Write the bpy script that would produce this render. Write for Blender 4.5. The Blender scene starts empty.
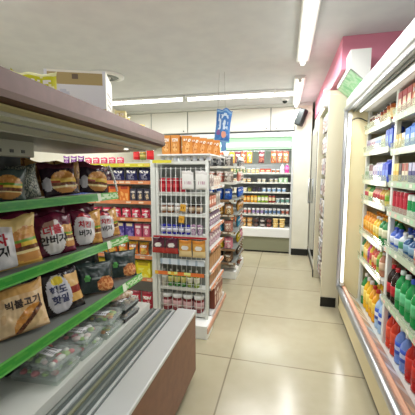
import bpy, math, random
from mathutils import Vector, Matrix, noise
R = math.radians
SC = bpy.context.scene
COL = SC.collection
random.seed(11)

# ---------------------------------------------------------------- camera, world, lights, exposure
CAMH, FPX = 1.4, 308.0
PITCH = math.atan(35.5/FPX)
YAW = math.atan(78.5/(FPX*math.cos(PITCH)+35.5*math.sin(PITCH)))
cd = bpy.data.cameras.new('camera'); cam = bpy.data.objects.new('camera', cd); COL.objects.link(cam)
cam.location = (0, 0, CAMH); cam.rotation_euler = (R(90)-PITCH, 0, YAW)
cd.sensor_width = 36; cd.sensor_fit = 'HORIZONTAL'; cd.lens = FPX/415*36; cd.clip_start = .05
SC.camera = cam
SC.view_settings.view_transform = 'Standard'; SC.view_settings.look = 'None'
SC.view_settings.gamma = 1; SC.view_settings.use_curve_mapping = False
SC.view_settings.exposure = -1.12
W = bpy.data.worlds.new('world'); SC.world = W; W.use_nodes = True
W.node_tree.nodes['Background'].inputs[0].default_value = (.97, .99, 1, 1)
W.node_tree.nodes['Background'].inputs[1].default_value = 0.75

def proj(p):
    X, Y, Z = p[0], p[1], p[2]-CAMH
    r = X*math.cos(YAW)+Y*math.sin(YAW); f = -X*math.sin(YAW)+Y*math.cos(YAW)
    d = f*math.cos(PITCH)-Z*math.sin(PITCH); u = f*math.sin(PITCH)+Z*math.cos(PITCH)
    if d < .05: return (-999, -999)
    return 207.5+FPX*r/d, 207.5-FPX*u/d

def area(name, loc, sx, sy, power, col=(1, .995, .985), rot=(0, 0, 0)):
    l = bpy.data.lights.new(name, 'AREA'); l.shape = 'RECTANGLE'; l.size = sx; l.size_y = sy
    l.energy = power; l.color = col
    o = bpy.data.objects.new(name, l); COL.objects.link(o); o.location = loc; o.rotation_euler = rot
    return o
# the fluorescent rows of the ceiling (tube fittings are built further down at the same places)
TUBES = [(-2.10, 4.40, 1.22, 0), (-.80, 4.42, 1.22, 0), (-.22, 4.45, .62, 0), (.127, 4.55, 1.4, 1),
         (-2.1, 1.6, 1.22, 0), (-.75, 1.6, 1.22, 0), (.127, 2.6, 1.3, 1), (-.5, -.6, 1.22, 0), (-2.1, -.6, 1.22, 0)]
for i, (x, y, L, ax) in enumerate(TUBES):
    area('tube_light', (x, y, 2.42), *((.07, L) if ax else (L, .07)), 27*L)

# ---------------------------------------------------------------- colours and materials
def C(h):
    if isinstance(h, int): return (.5, .5, .5)
    if not isinstance(h, str): return h
    c = [int(h[i:i+2], 16)/255 for i in (0, 2, 4)]
    return tuple(v/12.92 if v <= .04045 else ((v+.055)/1.055)**2.4 for v in c)
def mat(name, col=None, rough=.5, metal=0, emit=0, attr=False, spec=.5):
    m = bpy.data.materials.new(name); m.use_nodes = True
    nt = m.node_tree; b = nt.nodes['Principled BSDF']
    b.inputs['Roughness'].default_value = rough; b.inputs['Metallic'].default_value = metal
    b.inputs['Specular IOR Level'].default_value = spec
    if attr:
        a = nt.nodes.new('ShaderNodeAttribute'); a.attribute_name = 'col'
        nt.links.new(a.outputs['Color'], b.inputs['Base Color'])
    else:
        b.inputs['Base Color'].default_value = (*C(col), 1)
        if emit:
            b.inputs['Emission Color'].default_value = (*C(col), 1); b.inputs['Emission Strength'].default_value = emit
    return m
def noisy(name, c1, c2, scale, rough=.5, bump=0):
    m = mat(name, c1, rough); nt = m.node_tree; b = nt.nodes['Principled BSDF']
    tc = nt.nodes.new('ShaderNodeTexCoord'); n = nt.nodes.new('ShaderNodeTexNoise'); n.inputs['Scale'].default_value = scale
    nt.links.new(tc.outputs['Object'], n.inputs['Vector'])
    r = nt.nodes.new('ShaderNodeValToRGB'); r.color_ramp.elements[0].color = (*C(c1), 1); r.color_ramp.elements[1].color = (*C(c2), 1)
    r.color_ramp.elements[0].position = .35; r.color_ramp.elements[1].position = .65
    nt.links.new(n.outputs['Fac'], r.inputs['Fac']); nt.links.new(r.outputs['Color'], b.inputs['Base Color'])
    if bump:
        bp = nt.nodes.new('ShaderNodeBump'); bp.inputs['Strength'].default_value = bump; bp.inputs['Distance'].default_value = .002
        nt.links.new(n.outputs['Fac'], bp.inputs['Height']); nt.links.new(bp.outputs['Normal'], b.inputs['Normal'])
    return m
def glassy(name, col, fac=.82, rough=.08):
    m = bpy.data.materials.new(name); m.use_nodes = True; nt = m.node_tree; nt.nodes.clear()
    o = nt.nodes.new('ShaderNodeOutputMaterial'); mx = nt.nodes.new('ShaderNodeMixShader')
    t = nt.nodes.new('ShaderNodeBsdfTransparent'); g = nt.nodes.new('ShaderNodeBsdfPrincipled')
    t.inputs[0].default_value = (*C(col), 1); g.inputs['Base Color'].default_value = (*C(col), 1); g.inputs['Roughness'].default_value = rough
    mx.inputs[0].default_value = 1-fac
    nt.links.new(t.outputs[0], mx.inputs[1]); nt.links.new(g.outputs[0], mx.inputs[2]); nt.links.new(mx.outputs[0], o.inputs[0])
    return m
M = dict(
    print=mat('printed_carton', attr=True, rough=.45), gloss=mat('printed_film', attr=True, rough=.22),
    ceil=noisy('ceiling_paint', 'd4d6d8', 'dadcdd', 6, .8), wall=noisy('cream_wall_paint', 'eeebda', 'e9e6d3', 5, .6),
    cab=mat('cream_cabinet_laminate', 'efeee4', .5), white=mat('white_enamel', 'f0f1ee', .35), offw=mat('off_white_enamel', 'd9dbd4', .4),
    post=mat('pale_shelf_metal', 'e2e5df', .35), cream=mat('cream_panel', 'e8dcb2', .45), beige=mat('beige_panel', 'e2dcc2', .5),
    black=mat('black_kick_vinyl', '141615', .4), silver=mat('brushed_silver', 'c3c6ca', .3, .85), silverw=mat('satin_aluminium', 'd5d8d8', .35, .35),
    brownband=noisy('brown_laminate_band', '684439', '714b41', 30, .42), woodbrown=noisy('brown_wood_laminate', '7b4f36', '86583d', 18, .45),
    tan=mat('tan_metal_trim', '4a2c14', .4, .2), dgrey=mat('dark_grey_metal', '3a4040', .5, .3), grey=mat('grey_metal', '8b908c', .45, .2),
    under=mat('grey_canopy_underside', '8b8b7c', .4, .25), olive=mat('olive_grey_panel', '8a8b72', .45), pink=mat('pink_fascia_board', 'e58fa8', .5),
    glassdark=mat('dark_door_glass', '2b3230', .08), lamp=mat('fluorescent_tube_glow', 'fffdf6', .5, emit=9),
    lamps=mat('cooler_tube_glow', 'fffef8', .5, emit=3.5), green_lamp=mat('green_backlit_header', 'b8efc0', .5, emit=1.3),
    backw=mat('cooler_back_liner', 'c6c6cc', .5), clear=glassy('clear_plastic', 'f4f8f6', .8), guard=glassy('clear_shelf_guard', 'eef4ea', .74, .12),
    darkliner=mat('dark_cooler_liner', '4b504c', .5),
    wire=mat('white_coated_wire', 'eceeea', .4), blackp=mat('black_plastic', '17191a', .4), orange=mat('orange_rail_and_reflection', 'd8a286', .45),
    red=mat('red_plastic', 'b3262a', .35), stringm=mat('grey_cord', '9a9a98', .7))

def floor_mat():
    m = mat('polished_floor_tile', 'd9d0b6', .2); nt = m.node_tree; b = nt.nodes['Principled BSDF']
    tc = nt.nodes.new('ShaderNodeTexCoord'); mp = nt.nodes.new('ShaderNodeMapping')
    mp.inputs['Location'].default_value = (.365, -.62, 0)
    br = nt.nodes.new('ShaderNodeTexBrick'); br.offset = 0; br.squash = 1
    br.inputs['Scale'].default_value = 1; br.inputs['Brick Width'].default_value = .95; br.inputs['Row Height'].default_value = .77
    br.inputs['Mortar Size'].default_value = .006; br.inputs['Mortar Smooth'].default_value = .2; br.inputs['Bias'].default_value = 0
    br.inputs['Color1'].default_value = (*C('bab297'), 1); br.inputs['Color2'].default_value = (*C('b4ac91'), 1); br.inputs['Mortar'].default_value = (*C('8a8169'), 1)
    n = nt.nodes.new('ShaderNodeTexNoise'); n.inputs['Scale'].default_value = 9; n.inputs['Detail'].default_value = 5
    mx = nt.nodes.new('ShaderNodeMixRGB'); mx.blend_type = 'MULTIPLY'; mx.inputs[0].default_value = .35
    r = nt.nodes.new('ShaderNodeValToRGB'); r.color_ramp.elements[0].color = (.82, .8, .76, 1); r.color_ramp.elements[1].color = (1, 1, 1, 1)
    r.color_ramp.elements[0].position = .3; r.color_ramp.elements[1].position = .7
    L = nt.links.new
    L(tc.outputs['Object'], mp.inputs[0]); L(mp.outputs[0], br.inputs[0]); L(tc.outputs['Object'], n.inputs[0])
    L(n.outputs[0], r.inputs[0]); L(br.outputs['Color'], mx.inputs[1]); L(r.outputs[0], mx.inputs[2]); L(mx.outputs[0], b.inputs['Base Color'])
    return m
M['floor'] = floor_mat()

# ---------------------------------------------------------------- mesh collector
class MB:
    def __init__(s): s.v = []; s.f = []; s.c = []; s.sm = []
    def face(s, idx, col=(.5, .5, .5), sm=False): s.f.append(idx); s.c.append(C(col)); s.sm.append(sm)
    def box(s, x0, x1, y0, y1, z0, z1, col=(.5, .5, .5), bev=0):
        if bev:
            b = bev; n = len(s.v); q = []
            # chamfered box: 24 vertices
            for sx in (0, 1):
                for sy in (0, 1):
                    for sz in (0, 1):
                        X = (x0, x1)[sx]; Y = (y0, y1)[sy]; Z = (z0, z1)[sz]
                        dx = b if sx == 0 else -b; dy = b if sy == 0 else -b; dz = b if sz == 0 else -b
                        s.v += [(X, Y+dy, Z+dz), (X+dx, Y, Z+dz), (X+dx, Y+dy, Z)]
            I = lambda a, b_, c, k: n+(a*4+b_*2+c)*3+k
            for a in (0, 1):
                s.face([I(a, 0, 0, 0), I(a, 1, 0, 0), I(a, 1, 1, 0), I(a, 0, 1, 0)], col)
                s.face([I(0, a, 0, 1), I(1, a, 0, 1), I(1, a, 1, 1), I(0, a, 1, 1)], col)
                s.face([I(0, 0, a, 2), I(1, 0, a, 2), I(1, 1, a, 2), I(0, 1, a, 2)], col)
            for a in (0, 1):
                for c in (0, 1):
                    s.face([I(a, c, 0, 0), I(a, c, 1, 0), I(a, c, 1, 1), I(a, c, 0, 1)], col)
                    s.face([I(a, 0, c, 0), I(a, 1, c, 0), I(a, 1, c, 2), I(a, 0, c, 2)], col)
                    s.face([I(0, a, c, 1), I(1, a, c, 1), I(1, a, c, 2), I(0, a, c, 2)], col)
            for a in (0, 1):
                for b_ in (0, 1):
                    for c in (0, 1): s.face([I(a, b_, c, 0), I(a, b_, c, 1), I(a, b_, c, 2)], col)
            return s
        n = len(s.v)
        s.v += [(x, y, z) for x in (x0, x1) for y in (y0, y1) for z in (z0, z1)]
        for q in ((0, 1, 3, 2), (4, 6, 7, 5), (0, 4, 5, 1), (2, 3, 7, 6), (0, 2, 6, 4), (1, 5, 7, 3)): s.face([n+i for i in q], col)
        return s
    def grid(s, nu, nv, pos, paint, sm=True):
        n = len(s.v)
        for j in range(nv+1):
            for i in range(nu+1): s.v.append(pos(i/nu, j/nv))
        for j in range(nv):
            for i in range(nu):
                a = n+j*(nu+1)+i
                s.face([a, a+1, a+nu+2, a+nu+1], paint((i+.5)/nu, (j+.5)/nv), sm)
        return s
    def lathe(s, prof, seg=14, cx=0, cy=0, z0=0, paint=None):
        # prof: (r, z, colour of the band above it)
        n = len(s.v)
        for r, z, c in prof:
            for k in range(seg): s.v.append((cx+r*math.cos(2*math.pi*k/seg), cy+r*math.sin(2*math.pi*k/seg), z0+z))
        for j in range(len(prof)-1):
            for k in range(seg):
                a = n+j*seg+k; b = n+j*seg+(k+1) % seg
                s.face([a, b, b+seg, a+seg], prof[j][2], True)
        s.face([n+k for k in range(seg)][::-1], prof[0][2]); s.face([n+(len(prof)-1)*seg+k for k in range(seg)], prof[-1][2])
        return s
    def tube(s, pts, r, seg=6, col=(.5, .5, .5)):
        for a, b in zip(pts[:-1], pts[1:]):
            a = Vector(a); b = Vector(b); d = (b-a).normalized()
            u = d.orthogonal().normalized(); w = d.cross(u); n = len(s.v)
            for p in (a, b):
                for k in range(seg): s.v.append(tuple(p+u*r*math.cos(2*math.pi*k/seg)+w*r*math.sin(2*math.pi*k/seg)))
            for k in range(seg): s.face([n+k, n+(k+1) % seg, n+seg+(k+1) % seg, n+seg+k], col, True)
            s.face([n+k for k in range(seg)][::-1], col); s.face([n+seg+k for k in range(seg)], col)
        return s
    def sweep(s, sec0, sec1, cols=None):
        n = len(s.v); k = len(sec0); s.v += list(sec0)+list(sec1)
        for i in range(k):
            j = (i+1) % k; s.face([n+i, n+j, n+k+j, n+k+i], (cols[i] if cols else (.5, .5, .5)))
        s.face([n+i for i in range(k)][::-1]); s.face([n+k+i for i in range(k)])
        return s
    def mesh(s, name, m):
        me = bpy.data.meshes.new(name); me.from_pydata(s.v, [], s.f)
        at = me.color_attributes.new('col', 'FLOAT_COLOR', 'CORNER')
        data = []
        for p, c in zip(me.polygons, s.c): data += [c[0], c[1], c[2], 1]*p.loop_total
        at.data.foreach_set('color', data)
        me.polygons.foreach_set('use_smooth', s.sm)
        me.materials.append(M[m] if isinstance(m, str) else m)
        me.update()
        return me
import bmesh
def fixn(me):
    bm = bmesh.new(); bm.from_mesh(me); bmesh.ops.recalc_face_normals(bm, faces=bm.faces); bm.to_mesh(me); bm.free(); return me
def obj(name, mb, m, parent=None):
    me = mb.mesh(name, m) if isinstance(mb, MB) else mb
    if isinstance(mb, MB): fixn(me)
    o = bpy.data.objects.new(name, me); COL.objects.link(o)
    if parent: o.parent = parent
    return o
def thing(name, label, cat, loc=(0, 0, 0), rz=0, group=None):
    o = bpy.data.objects.new(name, None); COL.objects.link(o); o.empty_display_size = .05
    o.location = loc; o.rotation_euler = (0, 0, rz); o['label'] = label; o['category'] = cat
    if group: o['group'] = group
    return o
def tag(o, label, cat, group=None):
    o['label'] = label; o['category'] = cat
    if group: o['group'] = group
    return o
def struct(name, mb, m):
    o = obj(name, mb, m); o['kind'] = 'structure'; return o
def B(*a, **k): return MB().box(*a, **k)

# ---------------------------------------------------------------- room shell
struct('floor', B(-2.95, 1.35, -1.5, 6.05, -.05, 0), 'floor')
struct('ceiling', B(-2.95, 1.35, -1.5, 6.05, 2.5, 2.55), 'ceil')
struct('wall_left', B(-3.0, -2.95, -1.5, 6.05, 0, 2.5), 'wall')
struct('wall_right', B(1.35, 1.4, -1.5, 6.05, 0, 2.5), 'wall')
struct('wall_back', B(-2.95, 1.35, 6.05, 6.1, 0, 2.5), 'wall')
struct('wall_corner', B(.12, .385, 5.32, 6.05, 0, 2.5), 'wall')
struct('baseboard_corner', B(.118, .387, 5.305, 5.32, 0, .11), 'black')
struct('trim_1', B(-2.95, .385, 5.28, 5.36, 2.46, 2.5), 'offw')

# ceiling fittings
names = {0: 'far row, left part behind the gondola heads', 1: 'far row, in the middle', 2: 'far row, at its right end',
         3: 'running front to back above the right aisle'}
tl = ['long white ceiling tube, leftmost in the row before the back cooler', 'long white ceiling tube in middle of the row before the back cooler',
      'short white ceiling tube, rightmost in the row before the back cooler', 'lengthwise ceiling tube at the right end of the cross row',
      'ceiling tube overhead above the sandwich cooler, left one', 'ceiling tube overhead above the sandwich cooler, right one',
      'near lengthwise ceiling tube, closest to the right cooler', None, None]
for (x, y, L, ax), lb in zip(TUBES, tl):
    if lb is None: lb = 'ceiling tube behind the viewer, ' + ('right one' if x > -1 else 'left one')
    t = thing('ceiling_light', lb, 'light', (x, y, 2.5), R(90) if ax else 0, 'fluorescent ceiling tubes')
    obj('housing', B(-L/2-.03, L/2+.03, -.06, .06, -.035, 0, bev=.008), 'white', t)
    for s in (-1, 1):
        obj('lamp_holder', B(s*(L/2+.015)-.012, s*(L/2+.015)+.012, -.02, .02, -.075, -.035), 'offw', t)
    tb = MB().tube([(-L/2, 0, -.052), (L/2, 0, -.052)], .024, 10)
    obj('tube', tb, 'lamp', t)
t = thing('ceiling_diffuser', 'round dark-ringed air diffuser in the ceiling above the cartons', 'vent', (-2.05, 3.3, 2.5))
for k, (r0, r1, z) in enumerate(((.15, .21, -.012), (.09, .135, -.02), (.0, .06, -.026))):
    obj('ring', MB().lathe([(r1, 0, 0), (r1, z, 0), (r0+.001, z-.012, 0), (r0+.001, 0, 0)], 32), 'white' if k != 1 else 'grey', t)
obj('throat', MB().lathe([(.2, -.001, 0), (.2, -.006, 0)], 32), 'dgrey', t)
t = thing('security_camera', 'small dome camera on the ceiling near the black speaker', 'camera', (-.046, 4.97, 2.5))
obj('base', MB().lathe([(.055, 0, 0), (.055, -.02, 0), (.045, -.03, 0)], 20), 'white', t)
obj('dome', MB().lathe([(.04, -.03, 0), (.036, -.045, 0), (.024, -.06, 0), (.004, -.068, 0)], 20), 'glassdark', t)
t = thing('loudspeaker', 'black loudspeaker on a bracket high on the corner pillar', 'speaker', (.25, 5.31, 2.25))
cab = obj('cabinet', B(-.055, .055, -.15, -.03, -.13, .13, bev=.012), 'blackp', t); cab.rotation_euler = (R(-8), R(18), R(-30))
gr = obj('grille', B(-.047, .047, -.156, -.149, -.12, .12, bev=.003), 'dgrey', cab)
obj('bracket', MB().tube([(0, 0, 0), (-.02, -.05, -.02), (-.02, -.08, -.02)], .012, 8), 'blackp', t)

# cabinets above the back cooler
xs = [-2.9, -2.42, -1.72, -1.02, -.27, .115]
labs = ['cream wall cabinet door, leftmost above the back cooler', 'cream wall cabinet, second from left above the back cooler',
        'cream wall cabinet above the orange cartons', 'cream wall cabinet behind the hanging blue bag', 'cream wall cabinet, rightmost beside the pillar']
for i in range(5):
    t = thing('wall_cabinet', labs[i], 'cabinet', ((xs[i]+xs[i+1])/2, 5.35, 2.08), 0, 'cream cabinets above the back cooler')
    w = (xs[i+1]-xs[i])/2
    obj('body', B(-w, w, .02, .68, 0, .38), 'grey', t)  # grey body colour deepens the shade in the gaps between doors
    d = obj('door', B(-w+.008, w-.008, 0, .02, .01, .375, bev=.003), 'cab', t)
    kx = w-.07 if i != 4 else -.12
    obj('handle', MB().lathe([(.004, 0, 0), (.004, .012, 0), (.011, .016, 0), (.009, .026, 0)], 10, 0, 0), 'dgrey', d)
    h = d.children[0]; h.rotation_euler = (R(90), 0, 0); h.location = (kx if i in (1,2,3) else -.1, 0, .04)

# ---------------------------------------------------------------- back cooler
def tags(base, seed, n=40, tagc=('f4f4ee', 'f6f3dc', 'e8efe6')):
    rr = random.Random(seed); seq = [rr.random() for _ in range(n)]; cc = [rr.choice(tagc) for _ in range(n)]
    def p(u, v):
        i = min(n-1, int(u*n))
        return cc[i] if seq[i] < .6 and .15 < v < .85 and (u*n-i) < .75 else base
    return p
def shelf(parent, p0, p1, z, depth, nrm, m='white', strip='e8ebe4', sh=.035, seed=0, thick=.02, guard=0, tagc=('f4f4ee', 'f6f3dc', 'e8efe6'), lean=0, n=40):
    """shelf along p0->p1, front edge there, going back against nrm; price strip as sub-part"""
    p0 = Vector((*p0, 0)); p1 = Vector((*p1, 0)); d = p1-p0; L = d.length; n3 = Vector((*nrm, 0))
    mb = MB(); a = [p0, p1, p1-n3*depth, p0-n3*depth]
    mb.v = [tuple(q+Vector((0, 0, z-thick))) for q in a]+[tuple(q+Vector((0, 0, z))) for q in a]
    for q in ((0, 1, 2, 3), (4, 5, 6, 7), (0, 1, 5, 4), (1, 2, 6, 5), (2, 3, 7, 6), (3, 0, 4, 7)): mb.face(list(q))
    s = obj('shelf', mb, m, parent)
    st = MB(); pt = tags(strip, seed, n, tagc)
    def front(u, v): q = p0+d*u+n3*(.006+lean*v); return (q.x, q.y, z-thick*.5-sh/2+sh*v)
    st.grid(n*4, 4, front, pt, False)
    def back(u, v): q = p0+d*u+n3*.001; return (q.x, q.y, z-thick*.5-sh/2+sh*v)
    st.grid(1, 1, back, lambda u, v: strip, False)
    n0 = len(st.v)
    for zz in (0, 1):
        A = front(0, zz); Bq = front(1, zz); Cq = back(1, zz); D = back(0, zz); k = len(st.v); st.v += [A, Bq, Cq, D]; st.face([k, k+1, k+2, k+3], strip)
    obj('price_strip', st, 'gloss', s)
    if guard:
        g = MB()
        def gf(u, v): q = p0+d*u+n3*(.004+.01*v); return (q.x, q.y, z+guard*v)
        def gb(u, v): q = p0+d*u+n3*(.001+.01*v); return (q.x, q.y, z+guard*v)
        g.grid(1, 1, gf, lambda u, v: 0); g.grid(1, 1, gb, lambda u, v: 0)
        obj('guard', g, 'guard', s)
    return s
YB = 5.37
bc = thing('open_cooler', 'wide open-front chilled cabinet along the back wall', 'refrigerator', (0, 0, 0))
XL = -1.95
obj('back_liner', B(XL, .11, 5.98, 6.04, .05, 2.05), 'backw', bc)
obj('side_panel', B(.085, .117, YB-.02, 6.0, 0, 2.06), 'silverw', bc)
obj('side_panel', B(XL-.03, XL, YB-.02, 6.0, 0, 2.06), 'silverw', bc)
obj('header', B(XL, .085, YB-.02, YB+.05, 1.985, 2.06), 'silverw', bc)
obj('canopy', B(XL, .085, YB+.05, 5.98, 2.0, 2.05), 'white', bc)
h = obj('light_box', MB().sweep([(XL, YB+.10, 1.98), (XL, YB+.16, 1.80), (XL, YB+.22, 1.80), (XL, YB+.22, 1.98)],
        [(.085, YB+.10, 1.98), (.085, YB+.16, 1.80), (.085, YB+.22, 1.80), (.085, YB+.22, 1.98)]), 'green_lamp', bc)
obj('light_tube', MB().tube([(XL+.05, YB+.10, 1.86), (.07, YB+.10, 1.86)], .02, 10), 'lamps', bc)
obj('kick_panel', B(XL, .085, YB, YB+.05, .03, .28), 'olive', bc)
obj('base', B(XL, .085, YB+.02, 5.98, 0, .06), 'black', bc)
obj('front_lip', B(XL, .085, YB-.025, YB+.02, .275, .435, bev=.008), 'white', bc)
BZ = [1.385, 1.22, 1.05, .86, .65]
for i, z in enumerate(BZ): shelf(bc, (XL, YB+.12), (.085, YB+.12), z, .45, (0, -1), seed=i, sh=.024, m='offw', strip='d0d3c8')
obj('deck', B(XL, .085, YB+.02, 5.98, .40, .43), 'offw', bc)
area('cooler_light', (-.93, YB+.09, 1.84), 1.9, .04, 27, rot=(R(-25), 0, 0))

# ---------------------------------------------------------------- product library
class Spec:
    def __init__(s, name, cat, w, d, h, parts): s.name, s.cat, s.w, s.d, s.h, s.parts = name, cat, w, d, h, parts
SPECS = {}
def finish(mb, nm, m): return fixn(mb.mesh(nm, m))
def blot(u, v, seed, k=6.0):
    return noise.noise(Vector((u*k+seed*7.1, v*k+seed*3.3, seed)))
def can(name, cat, r, h, body, band, top='cfd3d4', bz=(.3, .75), lid=False):
    key = ('can', name, r, h, body, band, top, bz)
    if key in SPECS: return SPECS[key]
    p = [(r*.86, 0, top), (r*.98, h*.02, body), (r, h*.05, body), (r, h*bz[0], band), (r, h*bz[1], body), (r, h*.93, body),
         (r*.88, h*.985, top), (r*.9, h, top), (r*.84, h*.985, top)]
    SPECS[key] = Spec(name, cat, 2*r, 2*r, h, [('body', finish(MB().lathe(p, 16), name, 'gloss'))]); return SPECS[key]
def cup(name, cat, r, h, body, band, lid='f2f2f0', parts=False):
    key = ('cup', name, r, h, body, band, lid)
    if key in SPECS: return SPECS[key]
    p = [(r*.72, 0, body), (r*.78, h*.2, band), (r*.9, h*.68, body), (r*.97, h*.88, lid)]
    q = [(r*.97, h*.88, lid), (r*1.03, h*.885, lid), (r*1.03, h*.94, lid), (r*.9, h*.95, lid), (r*.88, h, lid)]
    if parts: ps = [('body', finish(MB().lathe(p, 16), name, 'gloss')), ('lid', finish(MB().lathe(q, 16), 'lid', 'gloss'))]
    else: ps = [('body', finish(MB().lathe(p[:-1]+q, 16), name, 'gloss'))]
    SPECS[key] = Spec(name, cat, 2*r*1.03, 2*r*1.03, h, ps); return SPECS[key]
def bottle(name, cat, r, h, liquid, label, cap, lz=(.28, .6), parts=True, neck=.32, accent=None):
    key = ('bot', name, r, h, liquid, label, cap, parts, accent)
    if key in SPECS: return SPECS[key]
    nz = .80
    p = [(r*.8, 0, liquid), (r*.97, h*.025, liquid), (r, h*.09, liquid), (r*.93, h*.14, liquid), (r, h*.2, liquid), (r, h*.6, liquid), (r*.96, h*.65, liquid),
         (r*.8, h*.73, liquid), (r*.5, h*nz, liquid), (r*neck, h*.87, liquid), (r*neck, h*.92, liquid), (r*neck*.8, h*.93, liquid)]
    lb = [(r*1.012, h*lz[0], label), (r*1.015, h*(lz[0]*.7+lz[1]*.3), accent or label), (r*1.015, h*(lz[0]*.35+lz[1]*.65), label), (r*1.012, h*lz[1], label)]
    cp = [(r*neck*1.25, h*.895, cap), (r*neck*1.28, h*.905, cap), (r*neck*1.25, h*.985, cap), (r*neck*1.0, h, cap)]
    if parts: ps = [('body', finish(MB().lathe(p, 18), name, 'gloss')), ('label', finish(MB().lathe(lb, 18), 'label', 'print')), ('cap', finish(MB().lathe(cp, 14), 'cap', 'gloss'))]
    else: ps = [('body', finish(MB().lathe(p, 14).lathe(lb, 14).lathe(cp, 12), name, 'gloss'))]
    SPECS[key] = Spec(name, cat, 2*r, 2*r, h, ps); return SPECS[key]
def jar(name, cat, r, h, content, label, lid):
    key = ('jar', name, r, h, content, label, lid)
    if key in SPECS: return SPECS[key]
    p = [(r*.85, 0, content), (r, h*.05, content), (r, h*.2, content), (r, h*.68, content), (r*.9, h*.78, content), (r*.85, h*.84, content)]
    lb = [(r*1.015, h*.25, label), (r*1.015, h*.64, label)]
    cp = [(r*.95, h*.8, lid), (r*.98, h*.82, lid), (r*.98, h*.98, lid), (r*.9, h, lid)]
    SPECS[key] = Spec(name, cat, 2*r, 2*r, h, [('body', finish(MB().lathe(p, 18), name, 'gloss')), ('label', finish(MB().lathe(lb, 18), 'label', 'print')), ('lid', finish(MB().lathe(cp, 18), 'lid', 'gloss'))])
    return SPECS[key]
def carton(name, cat, w, d, h, c1, c2, c3=None, style=0, m='print', nu=14, nv=18, flap=0):
    """printed carton: painted front panel, plain sides"""
    key = ('box', name, w, d, h, c1, c2, c3, style)
    if key in SPECS: return SPECS[key]
    c3 = c3 or c1
    def paint(u, v):
        if style == 0: return c2 if .12 < u < .88 and .35 < v < .7 else (c3 if v < .18 else c1)
        sd = w*31+h*17
        if style == 1:
            if .15 < u < .85 and .68 < v < .84: return 'efe8dc' if blot(u, v, sd, 12) > -.1 else c3
            return (c2 if blot(u, v, sd+3, 9) > -.15 else c3) if (u-.5)**2*3+(v-.36)**2*3 < .2+.2*blot(u, v, sd, 5) else c1
        if style == 2: return c2 if v > .62 else (c3 if .1 < u < .9 and .12 < v < .4 else c1)
        if style == 3: return c2 if blot(u, v, len(name)+w*50, 4) > .05 and v < .6 else (c3 if v > .75 and .15 < u < .85 else c1)
        if style == 4: return c2 if int(u*7) % 2 else c1
        return c1
    mb = MB(); b = min(w, d, h)*.03
    mb.grid(nu, nv, lambda u, v: (-w/2+b+(w-2*b)*u, -d/2, b+(h-2*b)*v), paint, False)
    mb.box(-w/2, w/2, -d/2+.0006, d/2, 0, h, c1, bev=b)
    mb.grid(2, 2, lambda u, v: (-w/2+b+(w-2*b)*u, -d/2+b+(d-2*b)*v, h+.0004), lambda u, v: c3 if style in (1,) else c1, False)
    me = mb.mesh(name, m)
    SPECS[key] = Spec(name, cat, w, d, h, [('body', me)]); return SPECS[key]
def gable(name, cat, w, h, c1, c2, cap=None):
    key = ('gab', name, w, h, c1, c2)
    if key in SPECS: return SPECS[key]
    mb = MB(); t = w/2; hz = h*.78
    mb.grid(8, 10, lambda u, v: (-t+w*u, -t, hz*v), lambda u, v: c2 if .1 < u < .9 and .25 < v < .7 else c1, False)
    mb.box(-t, t, -t+.0006, t, 0, hz, c1)
    n = len(mb.v); mb.v += [(-t, -t, hz), (t, -t, hz), (t, t, hz), (-t, t, hz), (-t, 0, h*.94), (t, 0, h*.94)]
    for q in ((0, 1, 5, 4), (2, 3, 4, 5), (1, 2, 5), (3, 0, 4)): mb.face([n+i for i in q], c1)
    mb.box(-t, t, -.003, .003, h*.93, h, c1)
    SPECS[key] = Spec(name, cat, w, w, h, [('body', mb.mesh(name, 'print'))]); return SPECS[key]
def pouch_h(u, v, d):
    a = max(0, 1-abs(2*u-1)**2.4); b = max(0, math.sin(math.pi*min(1, max(0, v*.92+.06))))**.55 if .03 < v < .97 else 0
    return d/2*a**.7*b
def psurf(u, v, w, h, d, seed, sgn=-1, slump=0):
    zz = pouch_h(u, v, d)
    wr = noise.noise(Vector((u*4, v*5, seed*3.7)))*.28*zz+noise.noise(Vector((u*13, v*8, seed)))*.12*zz
    edge = noise.noise(Vector((u*2.3, v*2.1, seed+9.5)))*.012
    xx = (-w/2+w*u)*(1-.09*math.sin(math.pi*v))+edge*(2*v-1)*.8
    return (xx, sgn*(zz+wr)+(0 if .03 < v < .97 else noise.noise(Vector((u*7, v, seed)))*.004), h*v+noise.noise(Vector((u*2.6, seed, 0)))*.028*v*v*(h/.2)+(.006*v if u < .06 or u > .94 else 0))
def pouch(name, cat, w, h, d, paint, nu=18, nv=22, m='gloss', seed=1, back='8a8a88', extra=None, slump=.0):
    mb = MB(); mb.grid(nu, nv, lambda u, v: psurf(u, v, w, h, d, seed, -1), paint); mb.grid(nu, nv, lambda u, v: psurf(u, v, w, h, d, seed, 1), lambda u, v: back)
    return Spec(name, cat, w, d, h, [('body', mb.mesh(name, m))]+(extra or []))

REG = []
def place(spec, loc, rz, desc, where, group, rx=0, ry=0, sc=1, force=False, word=None):
    if not force:
        for q in ((0, 0, 0), (0, 0, spec.h)):
            a = proj((loc[0], loc[1], loc[2]+q[2]))
            if -12 < a[0] < 428 and -12 < a[1] < 428: break
        else: return None
    if len(spec.parts) == 1:
        o = bpy.data.objects.new(spec.name, spec.parts[0][1]); COL.objects.link(o)
    else:
        o = bpy.data.objects.new(spec.name, None); COL.objects.link(o); o.empty_display_size = .02
        for nm, me in spec.parts:
            c = bpy.data.objects.new(nm, me); COL.objects.link(c); c.parent = o
    lift = abs(math.sin(ry))*spec.w*.5*sc+abs(math.sin(rx))*.012+.001
    o.location = (loc[0], loc[1], loc[2]+lift); o.rotation_euler = (rx, ry, rz); o.scale = (sc, sc, sc)
    o['category'] = spec.cat; o['group'] = group
    REG.append((o, desc, where, proj(loc)[0], word)); return o
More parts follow.
